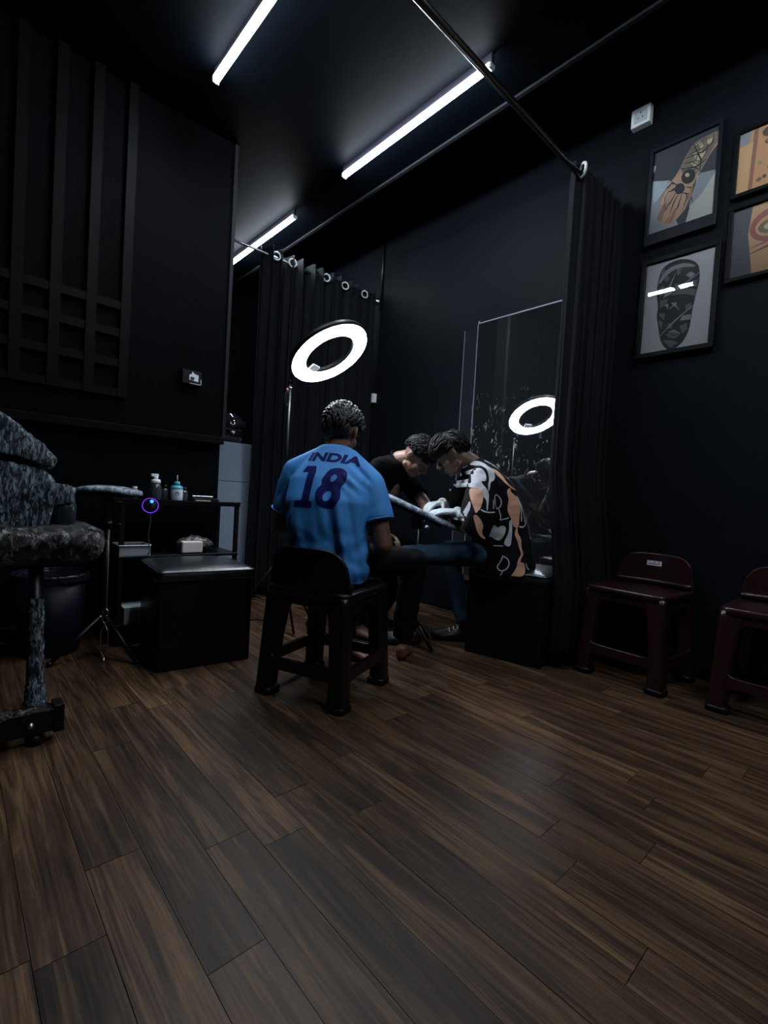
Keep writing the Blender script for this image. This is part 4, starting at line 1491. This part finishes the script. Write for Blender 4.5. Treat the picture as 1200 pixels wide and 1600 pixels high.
def eyes(at, B, parent, sc=1.0):
    W_ = mat('eye_white', (0.12, 0.11, 0.10), 0.6)
    I_ = mat('eye_dark', (0.02, 0.012, 0.01), 0.2)
    for s in (-1, 1):
        e = MB().ball(at(s * 0.031, 0.0715, 0.004), 0.0115 * sc).build('eye', W_, parent, True)
        MB().ball(at(s * 0.031, 0.0802, 0.003), 0.0052 * sc).build('iris', I_, e, True)
        MB().tube([at(s * 0.012, 0.098, 0.030), at(s * 0.030, 0.094, 0.036), at(s * 0.050, 0.078, 0.030)], [0.003, 0.0045, 0.002], 6).build('eyebrow', HAIR, parent, True)


def hair(c, B, sc, region, flow, m, parent, n=260, ln=0.06, lift=0.010, curl=0.0, seed=1, thick=0.012, rad=0.0065):
    """cap following the skull plus combed tapering locks, one mesh"""
    rg = random.Random(seed)
    cen = c + B @ Vector((0, -0.005, 0.022)) * sc
    rx, ry, rz = 0.077 * sc, 0.096 * sc, 0.099 * sc

    def surf(v, h):
        return cen + B @ Vector((v.x * (rx + h), v.y * (ry + h), v.z * (rz + h)))
    mb = MB()
    nu, nv = 48, 28
    idx = {}
    vs, fs = [], []
    for j in range(nv + 1):
        for i in range(nu):
            th, ph_ = PI * j / nv, 2 * PI * i / nu
            v = Vector((math.sin(th) * math.cos(ph_), math.sin(th) * math.sin(ph_), math.cos(th)))
            k = region(v)
            h = thick * max(0.0, min(1.0, k * 4)) * (1 + 0.5 * noise.noise(v * 7)) - (0.006 if k <= 0 else 0.0)
            idx[(j, i)] = (len(vs), k)
            vs.append(surf(v, h))
    for j in range(nv):
        for i in range(nu):
            q = [idx[(j, i)], idx[(j + 1, i)], idx[(j + 1, (i + 1) % nu)], idx[(j, (i + 1) % nu)]]
            if max(x[1] for x in q) > 0:
                fs.append(tuple(x[0] for x in q))
    mb.add(vs, fs)
    k = 0
    while k < n:
        v = Vector((rg.gauss(0, 1), rg.gauss(0, 1), rg.gauss(0, 1))).normalized()
        g_ = region(v)
        if g_ <= 0.02:
            continue
        k += 1
        d = flow(v)
        d = (d - v * d.dot(v))
        if d.length < 1e-3:
            d = Vector((1, 0, 0)).cross(v)
        d.normalize()
        sd = v.cross(d)
        amt = min(1.0, g_ * 2.5)
        L_ = ln * amt * rg.uniform(0.7, 1.25)
        pts, rs = [], []
        ph_ = rg.uniform(0, 6.28)
        for q in range(7):
            a = q / 6
            vv = (v + d * (L_ * a / rx) + sd * (curl * math.sin(ph_ + a * 7) + rg.uniform(-0.03, 0.03))).normalized()
            pts.append(surf(vv, thick * amt * 0.6 + lift * amt * math.sin(PI * min(1, a * 1.1)) * (1 + 0.6 * math.sin(ph_))))
            rs.append(rad * (0.75 + 0.5 * math.sin(PI * min(1, a + 0.15))) * (1.0 if q < 6 else 0.25))
        mb.tube(pts, rs, 5)
    return mb.build('hair', m, parent, True)


def oval(c, rv, fv, uv, hw, hd, n=28, p=2.4):
    out = []
    for k in range(n):
        a = 2 * PI * k / n
        ca, sa = math.cos(a), math.sin(a)
        out.append(c + rv * hw * math.copysign(abs(ca) ** (2 / p), ca) + fv * hd * math.copysign(abs(sa) ** (2 / p), sa))
    return out


def torso(mb, fr, rows, p=2.4):
    """rows: (s, t, z, half width, half depth, lean)"""
    mb.loft([oval(fr(s, t_, z), fr.r, (fr.f * math.cos(ln) - Vector((0, 0, 1)) * math.sin(ln)), None, hw, hd, 28, p) for s, t_, z, hw, hd, ln in rows])


def sleeve(mb, pts, rs):
    mb.tube(pts, rs, 18)


def person(name, label, loc):
    t_ = thing(name, label, 'person')
    return t_


# ---- 1: blue jersey ---------------------------------------------------------
B1 = Frame((1.235, 1.725), (0.80, 0.60))
body = MB()
C7 = B1(0, 0.12, 1.065)
HC = B1(0.005, 0.175, 1.165)
HF = (B1.f * 0.90 + B1.r * 0.18 - Vector((0, 0, 0.42)))
Bh, at1 = head(body, HC, HF, 0.98)
body.cone(C7, HC - Vector((0, 0, 0.05)), 0.058, 0.052)
body.cone(B1(0, 0.05, 0.57), B1(0, 0.07, 0.90), 0.075, 0.09)
SL, SRt = B1(-0.180, 0.085, 0.960), B1(0.180, 0.085, 0.925)
body.cone(SL, SRt, 0.05, 0.05)
EL, ER = Vector((1.185, 2.005, 0.700)), Vector((1.428, 1.545, 0.650))
WL, WR = Vector((1.44, 2.03, 0.66)), Vector((1.585, 1.745, 0.685))
for S_p, E_p, W_p, hd_, sd in ((SL, EL, WL, (B1.f + B1.r * 0.6), -1), (SRt, ER, WR, (B1.f * 0.9 - B1.r * 0.2), 1)):
    body.cone(S_p, E_p, 0.050, 0.042)
    body.cone(E_p, W_p, 0.042, 0.027)
    hand(body, W_p, hd_, Vector((0, 0, -1)), -sd if sd == 1 else 1, 0.35)
KR, AR = Vector((1.825, 1.725, 0.535)), Vector((1.845, 1.800, 0.10))
KL, AL = Vector((1.565, 2.085, 0.545)), Vector((1.590, 1.965, 0.10))
for K_, A_, H_ in ((KR, AR, B1(0.095, 0.04, 0.56)), (KL, AL, B1(-0.095, 0.04, 0.56))):
    body.cone(H_, K_, 0.075, 0.052)
    body.cone(K_, A_, 0.050, 0.034)
foot(body, (1.815, 1.770, 0), (1.955, 1.875, 0))
foot(body, (1.585, 1.990, 0), (1.665, 1.815, 0))
p1 = person('person', 'person in a blue jersey seated on the brown stool, seen from behind', B1.O)
p1.location = B1.O
bo = remeshed(body, 'body', SKIN_A, None, 0.0055, 3)


def attach(o, parent):
    o.parent = parent
    o.matrix_parent_inverse = Matrix.Translation(-Vector(parent.location))
    return o


attach(bo, p1)
shirt = MB()
torso(shirt, B1, [(0.03, 0.035, 0.475, 0.165, 0.115, 0), (0.03, 0.035, 0.53, 0.178, 0.122, 0), (0.018, 0.035, 0.62, 0.178, 0.122, 0), (0.004, 0.030, 0.72, 0.182, 0.125, 0.05),
                  (0, 0.035, 0.82, 0.190, 0.128, 0.12), (-0.005, 0.065, 0.91, 0.182, 0.118, 0.2), (-0.008, 0.09, 0.970, 0.145, 0.100, 0.3), (-0.004, 0.106, 1.025, 0.105, 0.080, 0.35), (0, 0.118, 1.070, 0.080, 0.066, 0.35)], 2.6)
for s_, S_p in ((-1, SL), (1, SRt)):
    shirt.cone(B1(s_ * 0.070, 0.098, 1.028), S_p, 0.050, 0.060)
    shirt.cone(B1(s_ * 0.03, 0.08, 0.94), S_p, 0.08, 0.058)
sleeve(shirt, [SL + B1.r * 0.03, SL.lerp(EL, 0.06), SL.lerp(EL, 0.25), SL.lerp(EL, 0.72)], [0.050, 0.064, 0.067, 0.066])
sleeve(shirt, [SRt - B1.r * 0.03, SRt.lerp(ER, 0.06), SRt.lerp(ER, 0.25), SRt.lerp(ER, 0.62)], [0.050, 0.066, 0.070, 0.070])


def folds1(co, n_):
    q = B1.loc(co)
    s, t_, z = q
    d = 0.0
    low = max(0.0, min(1.0, (0.98 - z) / 0.30))
    # long diagonal drape from the right shoulder blade to the right hip
    u = s - (0.02 + 0.55 * (0.92 - z) * 0.35)
    d += -0.013 * low * math.exp(-(u / 0.022) ** 2) * (1 if t_ < 0.08 else 0)
    d += 0.012 * low * math.exp(-((u - 0.035) / 0.02) ** 2) * (1 if t_ < 0.08 else 0)
    u2_ = s - (0.10 + 0.20 * (0.95 - z))
    d += -0.010 * low * math.exp(-(u2_ / 0.015) ** 2)
    d += 0.012 * low * noise.noise(Vector((s * 17 + z * 3, z * 4.5, t_ * 10)))
    d += 0.008 * low * abs(noise.noise(Vector((s * 11 - z * 9, z * 6 + s * 5, t_ * 8 + 4)))) - 0.003 * low
    d += 0.011 * max(0.0, min(1.0, (0.74 - z) / 0.12)) * noise.noise(Vector((s * 14 + z * 8, z * 22, t_ * 14)))
    # pull folds by the right armpit
    d += 0.006 * math.exp(-((s - 0.13) / 0.05) ** 2) * math.exp(-((z - 0.93) / 0.05) ** 2) * math.sin((z + s * 0.9) * 130)
    return co + n_ * d


jersey = attach(remeshed(shirt, 'jersey', BLUE, None, 0.0075, 9, fn=folds1), p1)
bv = bvh_of(jersey)


def back_ray(s, z):
    return B1(s, -0.45, z), B1.f


# print outlines on the back of the jersey, in (s, z) metres
def bk(p, k=1 / 5.217):
    x, y = 410 + p[0] * k - 500.0, 630 + p[1] * k - 741.0
    return ((x + 0.058 * y) / 360.0, 0.943 - (y - 0.058 * x) / 371.0)


one = [(305, 495), (390, 497), (397, 545), (365, 792), (392, 800), (387, 850), (235, 840), (240, 792), (300, 785), (330, 548), (275, 545)]
eight = [[(470, 590), (500, 532), (560, 512), (620, 522), (658, 570), (650, 640), (612, 690), (628, 760), (602, 822), (550, 858), (480, 850), (430, 800), (415, 740), (430, 690), (466, 658), (455, 620)],
         [(530, 592), (558, 567), (580, 585), (575, 618), (542, 640), (522, 625)], [(495, 720), (530, 702), (550, 720), (545, 770), (512, 800), (485, 790), (480, 750)]]
ja = jersey
for nm, lps in (('numeral', [one]), ('numeral', eight)):
    o = wrap_decal(decal_mesh([soft([bk(p) for p in lp], 1) if len(lps) > 1 else [bk(p) for p in lp] for lp in lps]), nm, NAVY, None, bv, back_ray)
    o.parent = jersey
bm = decal_mesh(text='INDIA', size=1.0, offset=0.045, shear=0.12, cell=0.12)
x0 = min(v.co.x for v in bm.verts)
x1 = max(v.co.x for v in bm.verts)
y0 = min(v.co.y for v in bm.verts)
y1 = max(v.co.y for v in bm.verts)
TLt, BLt, BRt = bk((300, 378)), bk((292, 448)), bk((735, 500))
for v in bm.verts:
    u, w_ = (v.co.x - x0) / (x1 - x0), (v.co.y - y0) / (y1 - y0)
    arch = 0.006 * (1 - (2 * u - 1) ** 2)
    s = BLt[0] + (BRt[0] - BLt[0]) * u
    z = BLt[1] + (BRt[1] - BLt[1]) * u + w_ * 0.042 + arch
    v.co = (s, z, 0)
o = wrap_decal(bm, 'lettering', NAVY, None, bv, back_ray)
o.parent = jersey
# collar and sleeve hems
MB().tube([B1(0.072 * math.cos(a), 0.122 + 0.060 * math.sin(a), 1.071 - 0.012 * math.sin(a)) - Vector((0, 0, 0)) for a in [2 * PI * k / 24 for k in range(24)]], 0.0065, 8, closed=True).build('collar', BLUE, None, True).parent = jersey
for S_p, E_p, f_, r_ in ((SL, EL, 0.705, 0.0655), (SRt, ER, 0.605, 0.0690)):
    ax_ = (E_p - S_p).normalized()
    a_ = ax_.cross(B1.f).normalized()
    b_ = ax_.cross(a_)
    c_ = S_p.lerp(E_p, f_)
    MB().tube([c_ + (a_ * math.cos(k * PI / 12) + b_ * math.sin(k * PI / 12)) * r_ for k in range(24)], 0.0035, 6, closed=True).build('sleeve_hem', BLUE, None, True).parent = jersey
pants = MB()
pants.cone(B1(-0.06, 0.045, 0.565), B1(0.06, 0.045, 0.565), 0.098, 0.098)
for K_, A_, H_ in ((KR, AR, B1(0.095, 0.04, 0.57)), (KL, AL, B1(-0.095, 0.04, 0.57))):
    pants.cone(H_, K_, 0.092, 0.068)
    pants.tube([K_ + Vector((0, 0, 0.02)), K_.lerp(A_, 0.3), K_.lerp(A_, 0.7), K_.lerp(A_, 0.97)], [0.066, 0.068, 0.064, 0.060], 16)
attach(remeshed(pants, 'trousers', GPANTS, None, 0.008, 4, fn=lambda c, n_: c + n_ * 0.007 * noise.noise(Vector((c.x * 14, c.y * 14, c.z * 22)))), p1)


def reg1(v):
    line = 0.30 if v.y > 0.55 else (-0.10 if abs(v.x) > 0.8 else -0.66)
    if v.y > -0.2 and v.y <= 0.55:
        line = -0.10 + 0.35 * max(0, v.y)
    return (v.z - line) * 0.6 if v.z < 0.35 else 0.25 + v.z * 0.5


h = hair(HC, Bh, 0.98, reg1, lambda v: Vector((0.55, -0.75, -0.35)) if v.z > 0.1 else Vector((0, -0.2, -1)), HAIRG, None, 560, 0.088, 0.012, 0.09, 4, 0.014, 0.0044)
attach(h, p1)
eyes(at1, Bh, p1, 0.98)
for o in list(p1.children):
    if o.name.startswith(('eye', 'eyebrow')):
        o.matrix_parent_inverse = Matrix.Translation(-Vector(p1.location))

# ---- 2: black T-shirt, bending over the armrest -----------------------------
B2 = Frame((1.98, 2.50), (0.42, -0.91))
body = MB()
HC = Vector((2.150, 2.060, 1.128))
HF = B2.f * 0.62 + B2.r * 0.10 - Vector((0, 0, 0.72))
Bh, at2 = head(body, HC, HF, 1.0)
C7 = B2(0, 0.34, 1.105)
body.cone(C7, HC + Bh @ Vector((0, -0.035, -0.055)), 0.060, 0.055)
body.cone(B2(0, 0.02, 0.56), B2(0, 0.24, 0.92), 0.10, 0.11)
SL, SRt = B2(-0.185, 0.30, 1.045), B2(0.185, 0.30, 1.045)
body.cone(SL, SRt, 0.05, 0.05)
EL, WL = Vector((2.235, 2.035, 0.815)), Vector((2.075, 1.872, 0.800))
ER, WR = Vector((1.835, 2.215, 0.800)), Vector((1.93, 2.10, 0.655))
body.cone(SL, EL, 0.048, 0.040)
body.cone(EL, WL, 0.040, 0.027)
hand(body, WL, Vector((-0.75, -0.45, -0.12)), Vector((0, 0, -1)), 1, 0.22)
body.cone(SRt, ER, 0.048, 0.040)
body.cone(ER, WR, 0.040, 0.027)
hand(body, WR, Vector((0.2, -0.6, -0.25)), Vector((0, 0, -1)), -1, 0.4)
KR, AR = B2(0.19, 0.42, 0.515), B2(0.22, 0.20, 0.10)
KL, AL = B2(-0.19, 0.42, 0.515), B2(-0.20, 0.20, 0.10)
for K_, A_, s in ((KR, AR, 1), (KL, AL, -1)):
    body.cone(B2(s * 0.09, 0.03, 0.55), K_, 0.075, 0.052)
    body.cone(K_, A_, 0.050, 0.034)
    foot(body, A_ - B2.f * 0.05 - Vector((0, 0, 0.10)), A_ + B2.f * 0.19 - Vector((0, 0, 0.10)))
p2 = person('person', 'person in a black T-shirt bending down over the armrest', B2.O)
p2.location = B2.O
attach(remeshed(body, 'body', SKIN_B, None, 0.0055, 3), p2)
shirt = MB()
torso(shirt, B2, [(0, 0.0, 0.52, 0.185, 0.135, 0), (0, 0.03, 0.62, 0.185, 0.135, 0.2), (0, 0.09, 0.74, 0.180, 0.128, 0.35), (0, 0.16, 0.86, 0.190, 0.122, 0.45), (0, 0.23, 0.97, 0.200, 0.115, 0.5), (0, 0.285, 1.05, 0.190, 0.090, 0.6), (0, 0.325, 1.088, 0.120, 0.070, 0.6), (0, 0.345, 1.105, 0.080, 0.062, 0.6)], 2.6)
shirt.cone(SL, SRt, 0.064, 0.064)
sleeve(shirt, [SL + B2.r * 0.05, SL, SL.lerp(EL, 0.3), SL.lerp(EL, 0.72)], [0.055, 0.070, 0.068, 0.064])
sleeve(shirt, [SRt - B2.r * 0.05, SRt, SRt.lerp(ER, 0.3), SRt.lerp(ER, 0.72)], [0.055, 0.070, 0.068, 0.064])
tee = attach(remeshed(shirt, 'tshirt', BLACKT, None, 0.008, 5, fn=lambda c, n_: c + n_ * 0.008 * noise.noise(Vector((c.x * 12, c.y * 12, c.z * 8)))), p2)
bv2 = bvh_of(tee)
bm = decal_mesh(text='Patent', size=1.0, shear=0.35, cell=0.25)
x1 = max(v.co.x for v in bm.verts)
for v in bm.verts:
    v.co = (0.13 - (v.co.x / x1) * 0.15, 0.885 + v.co.y * 0.035, 0)
o = wrap_decal(bm, 'chest_lettering', mat('grey_script', (0.22, 0.20, 0.17), 0.7), None, bv2, lambda s, z: (B2(s, 0.9, z), -B2.f), limit=1.2)
o.parent = tee
pants = MB()
pants.cone(B2(-0.08, 0.0, 0.56), B2(0.08, 0.0, 0.56), 0.105, 0.105)
for K_, A_, s in ((KR, AR, 1), (KL, AL, -1)):
    pants.cone(B2(s * 0.09, 0.03, 0.56), K_, 0.092, 0.068)
    pants.tube([K_ + Vector((0, 0, 0.02)), K_.lerp(A_, 0.3), K_.lerp(A_, 0.7), K_.lerp(A_, 0.97)], [0.066, 0.066, 0.060, 0.056], 16)
attach(remeshed(pants, 'trousers', BPANTS, None, 0.009, 4), p2)


def reg2(v):
    line = 0.34 if v.y > 0.55 else (0.20 if abs(v.x) > 0.6 else -0.1)
    return (v.z - line) * 1.2


attach(hair(HC, Bh, 1.0, reg2, lambda v: Vector((0.3, 0.7, -0.2)), HAIR, None, 800, 0.042, 0.012, 0.3, 8, 0.012, 0.0034), p2)


def reg2b(v):
    line = -0.02 if abs(v.x) > 0.6 else -0.40
    if v.y > 0.35:
        line = 0.5
    return 0.02 if v.z > line else -1


attach(hair(HC, Bh, 1.0, reg2b, lambda v: Vector((0, 0, -1)), mat('clipped_hair', (0.055, 0.045, 0.04), 0.7), None, 0, thick=0.012, seed=3), p2).name = 'clipped_sides'
eyes(at2, Bh, p2, 1.0)
MB().tube([C7 + (Bh @ Vector((0.068 * math.cos(a), -0.01 + 0.064 * math.sin(a), 0.005))) for a in [2 * PI * k / 24 for k in range(24)]], 0.006, 8, closed=True).build('collar', BLACKT, None, True).parent = tee

# ---- 3: patterned shirt, white gloves ---------------------------------------
B3 = Frame((2.376, 1.567), (-0.75, 0.66))
body = MB()
HC = B3(0.0, 0.318, 1.135)
HF = B3.f * 0.72 - Vector((0, 0, 0.62)) + B3.r * 0.12
Bh, at3 = head(body, HC, HF, 0.98)
C7 = B3(0, 0.20, 1.085)
body.cone(C7, HC + Bh @ Vector((0, -0.035, -0.055)), 0.057, 0.052)
body.cone(B3(0, 0.0, 0.60), B3(0, 0.10, 0.92), 0.10, 0.11)
SL, SRt = B3(-0.175, 0.165, 1.005), B3(0.175, 0.165, 1.015)
body.cone(SL, SRt, 0.05, 0.05)
EL, WL = B3(-0.230, 0.200, 0.735), B3(-0.125, 0.285, 0.805)
ER, WR = B3(0.23, 0.27, 0.76), B3(0.06, 0.345, 0.850)
for S_p, E_p, W_p in ((SL, EL, WL), (SRt, ER, WR)):
    body.cone(S_p, E_p, 0.046, 0.038)
    body.cone(E_p, W_p, 0.038, 0.026)
KL, AL = B3(-0.08, 0.550, 0.550), B3(0.06, 0.500, 0.11)
KR, AR = B3(0.36, 0.24, 0.550), B3(0.20, 0.14, 0.11)
for K_, A_, s in ((KR, AR, 1), (KL, AL, -1)):
    body.cone(B3(s * 0.09, 0.03, 0.575), K_, 0.062, 0.044)
    body.cone(K_, A_, 0.042, 0.034)
p3 = person('person', 'person in a black shirt with white and peach print, wearing white gloves', B3.O)
p3.location = B3.O
attach(remeshed(body, 'body', SKIN_C, None, 0.0055, 3), p3)
for W_p, E_p, hd_, pn, sd, cu in ((WL, EL, B3.f * 0.95 + B3.r * 0.15 + Vector((0, 0, -0.02)), Vector((0, 0, -1)) + B3.r * 0.3, -1, 0.28), (WR, ER, B3.f * 0.6 - B3.r * 0.5 - Vector((0, 0, 0.1)), Vector((0, 0, -1)), 1, 0.45)):
    gm = MB()
    hand(gm, W_p, hd_, pn, sd, cu, 1.04)
    ax_ = (E_p - W_p).normalized()
    gm.tube([W_p + ax_ * 0.05, W_p + ax_ * 0.02, W_p - ax_ * 0.01, W_p - ax_ * 0.02], [0.032, 0.0295, 0.030, 0.024], 16)
    attach(remeshed(gm, 'glove', GLOVE, None, 0.0035, 2, fn=lambda c, n_: c + n_ * 0.0015 * noise.noise(c * 120)), p3)
shirt = MB()
torso(shirt, B3, [(-0.01, -0.015, 0.475, 0.215, 0.165, 0), (0, -0.015, 0.53, 0.215, 0.168, 0), (0, -0.005, 0.62, 0.205, 0.160, 0), (0, 0.015, 0.74, 0.200, 0.152, 0.1), (0, 0.05, 0.85, 0.205, 0.142, 0.25), (0, 0.10, 0.95, 0.205, 0.125, 0.4), (0, 0.150, 1.02, 0.185, 0.095, 0.5), (0, 0.185, 1.066, 0.120, 0.074, 0.55), (0, 0.205, 1.09, 0.078, 0.064, 0.55)], 2.5)
shirt.cone(SL, SRt, 0.064, 0.064)
sleeve(shirt, [SL + B3.r * 0.05, SL, SL.lerp(EL, 0.35), SL.lerp(EL, 0.8), EL + Vector((0, 0, -0.005)), EL.lerp(WL, 0.35)], [0.058, 0.076, 0.086, 0.098, 0.100, 0.062])
sleeve(shirt, [SRt - B3.r * 0.05, SRt, SRt.lerp(ER, 0.35), SRt.lerp(ER, 0.8), ER + Vector((0, 0, -0.005)), ER.lerp(WR, 0.3)], [0.058, 0.074, 0.078, 0.082, 0.084, 0.072])
sh3 = attach(remeshed(shirt, 'printed_shirt', BLACKS, None, 0.0075, 5, fn=lambda c, n_: c + n_ * (0.010 * noise.noise(Vector((c.x * 10, c.y * 10, c.z * 6))) + 0.004 * noise.noise(c * 26))), p3)
bv3 = bvh_of(sh3)


def sp(p):
    """shirt-print outline points (traced sheet) -> (t, z) metres on the side of the shirt"""
    x, y = 700 + p[0] / 6.956 - 772.0, 690 + p[1] / 6.956 - 800.0
    return (0.102 - (x + 0.058 * y) / 289.0, 0.822 - (y - 0.058 * x) / 290.0)


WH = [[(270, 250), (330, 200), (400, 215), (450, 250), (480, 300), (495, 400), (470, 440), (430, 450), (415, 520), (400, 560), (398, 480), (420, 420), (410, 340), (380, 280), (330, 258)],
      [(175, 420), (200, 350), (260, 310), (330, 295), (375, 330), (393, 400), (375, 448), (330, 440), (345, 480), (395, 540), (405, 600), (380, 760), (370, 740), (375, 640), (340, 610), (345, 560), (300, 520), (245, 510), (210, 500), (185, 460)],
      [(210, 640), (215, 720), (170, 800), (150, 900), (145, 1000), (110, 920), (105, 860), (140, 770), (180, 700)],
      [(190, 300), (270, 255), (300, 170), (280, 150), (270, 200), (215, 265)], [(130, 420), (150, 410), (165, 500), (140, 550), (130, 480)],
      [(660, 870), (700, 850), (700, 960), (690, 1130), (655, 1150), (600, 1120), (640, 1040), (670, 960)],
      [(490, 930), (520, 910), (545, 950), (580, 915), (630, 930), (625, 1000), (580, 1075), (540, 1085), (480, 1040), (455, 1050), (440, 1090), (430, 1060), (460, 1000)],
      [(560, 260), (640, 270), (720, 340), (805, 415), (790, 412), (700, 360), (630, 300), (570, 285)], [(240, 1120), (265, 1085), (300, 1080), (280, 1110)], [(290, 1130), (325, 1122), (310, 1150)]]
PE = [[(210, 510), (300, 520), (345, 560), (340, 640), (305, 740), (280, 750), (255, 790), (240, 720), (215, 640)],
      [(225, 800), (265, 790), (310, 850), (340, 910), (320, 960), (330, 1010), (385, 1050), (320, 1040), (265, 970), (245, 880)],
      [(460, 280), (560, 320), (620, 400), (640, 450), (720, 510), (800, 540), (700, 525), (610, 450), (560, 390), (490, 340)],
      [(640, 530), (690, 510), (680, 550), (730, 590), (770, 620), (800, 760), (785, 830), (780, 930), (740, 950), (700, 910), (690, 850), (650, 780), (640, 720), (660, 640), (640, 580)],
      [(740, 950), (765, 940), (760, 1000), (800, 1060), (800, 1170), (825, 1230), (790, 1280), (780, 1320), (830, 1320), (845, 1440), (760, 1480), (650, 1510), (665, 1470), (740, 1380), (755, 1290), (800, 1230), (770, 1150), (755, 1080), (725, 1020)],
      [(265, 1220), (340, 1235), (385, 1300), (280, 1310)]]
ST = [[(480, 700), (470, 600), (500, 580), (550, 600), (582, 660), (560, 730), (510, 742), (488, 700)], [(550, 740), (575, 830), (560, 862), (600, 852), (660, 835)],
      [(600, 1240), (560, 1330), (530, 1365), (560, 1410), (620, 1400), (665, 1340), (650, 1280), (605, 1252)], [(590, 1410), (550, 1490)],
      [(760, 600), (810, 690), (850, 800), (862, 900)], [(780, 640), (815, 760), (812, 880)], [(855, 640), (890, 720), (900, 800), (880, 910), (830, 942), (780, 932)], [(930, 790), (925, 900), (938, 1080)],
      [(310, 740), (360, 770), (470, 770)], [(455, 640), (450, 740)], [(440, 200), (540, 250), (640, 330), (700, 410)], [(500, 1140), (600, 1140)], [(845, 1330), (870, 1390), (890, 1400)], [(160, 960), (200, 1010), (260, 1050)]]
dirs = {-1: (lambda a, z: (B3(-0.75, a, z), B3.r)), 1: (lambda a, z: (B3(0.75, a, z), -B3.r))}
for side in (-1, 1):
    for lst, m, nm in ((WH, PWHITE, 'white_print'), (PE, PPEACH, 'peach_print'), (ST, PWHITE, 'white_line_print')):
        for lp in lst:
            pl = soft([sp(p) for p in lp], 2, lst is not ST)
            if lst is ST:
                pl = stroke(pl, 0.0056)
            q = decal_mesh([pl], cell=0.012)
            o = wrap_decal(q, nm, m, None, bv3, dirs[side], off=0.0022 if lst is not ST else 0.003, limit=1.2)
            if not o.data.polygons:
                bpy.data.objects.remove(o)
                continue
            o.parent = sh3
jean = MB()
jean.cone(B3(-0.08, 0.02, 0.595), B3(0.08, 0.02, 0.595), 0.098, 0.098)
for K_, A_, s in ((KR, AR, 1), (KL, AL, -1)):
    jean.cone(B3(s * 0.09, 0.03, 0.575), K_, 0.074, 0.056)
    jean.tube([K_ + Vector((0, 0, 0.02)), K_.lerp(A_, 0.3), K_.lerp(A_, 0.7), K_.lerp(A_, 1.0)], [0.054, 0.056, 0.054, 0.054], 16)
attach(remeshed(jean, 'jeans', JEANS, None, 0.008, 4, fn=lambda c, n_: c + n_ * 0.005 * noise.noise(Vector((c.x * 20, c.y * 20, c.z * 25)))), p3)
SHOE = mat('black_shoe', (0.015, 0.015, 0.018), 0.5)
for A_, s in ((AR, 1), (AL, -1)):
    sm_ = MB()
    foot(sm_, A_ - B3.f * 0.055 - Vector((0, 0, 0.105)), A_ + B3.f * 0.20 - Vector((0, 0, 0.105)), bare=False)
    so = attach(remeshed(sm_, 'shoe', SHOE, None, 0.007, 4), p3)
    lc = MB()
    for k in range(4):
        c_ = A_ + B3.f * (0.045 + 0.025 * k) - Vector((0, 0, 0.022 + 0.010 * k))
        lc.tube([c_ - B3.r * 0.026 - Vector((0, 0, 0.012)), c_ + Vector((0, 0, 0.004)), c_ + B3.r * 0.026 - Vector((0, 0, 0.012))], 0.004, 6)
    o = lc.build('laces', WHITEP, None, True)
    o.parent = so


def reg3(v):
    if v.y > 0.45:
        line = 0.22
    elif abs(v.x) > 0.65:
        line = 0.02 if v.y > -0.3 else -0.25
    else:
        line = -0.42
    return (v.z - line) * 0.7 + 0.05 if v.z > line else -1


attach(hair(HC, Bh, 0.98, reg3, lambda v: Vector((-0.25, 0.9, -0.35)) if v.y > -0.35 else Vector((0, -0.2, -1)), HAIR, None, 1000, 0.070, 0.012, 0.04, 12, 0.014, 0.0032), p3)
eyes(at3, Bh, p3, 0.98)
for pp in (p2, p3):
    for o in list(pp.children):
        if o.name.startswith(('eye', 'eyebrow')):
            o.matrix_parent_inverse = Matrix.Translation(-Vector(pp.location))

# swivel stool under the person in black
t = thing('swivel_stool', 'black swivel stool under the person in the black T-shirt', 'stool')
t.location = (B2.O.x, B2.O.y, 0)
MB().lathe([(0, 0.375), (0.15, 0.375), (0.168, 0.392), (0.168, 0.425), (0.15, 0.445), (0, 0.450)], (0, 0, 0), 30).build('seat', LEATH, t, True)
MB().tube([(0, 0, 0.07), (0, 0, 0.38)], 0.022, 12).build('gas_lift', CHROME, t, True)
for k in range(5):
    a = 2 * PI * k / 5 + 0.5
    d = Vector((math.cos(a), math.sin(a), 0))
    lg = MB().tube([Vector((0, 0, 0.10)), d * 0.14 + Vector((0, 0, 0.085)), d * 0.25 + Vector((0, 0, 0.062))], [0.02, 0.016, 0.012], 8).build('leg', BLACKP, t, True)
    MB().lathe([(0, -0.012), (0.022, -0.012), (0.024, 0), (0.022, 0.012), (0, 0.012)], d * 0.25 + Vector((0, 0, 0.025)), 14, Matrix.Rotation(PI / 2, 3, 'X') if k % 2 else Matrix.Rotation(PI / 2, 3, 'Y')).build('caster', BLACKP, lg, True)
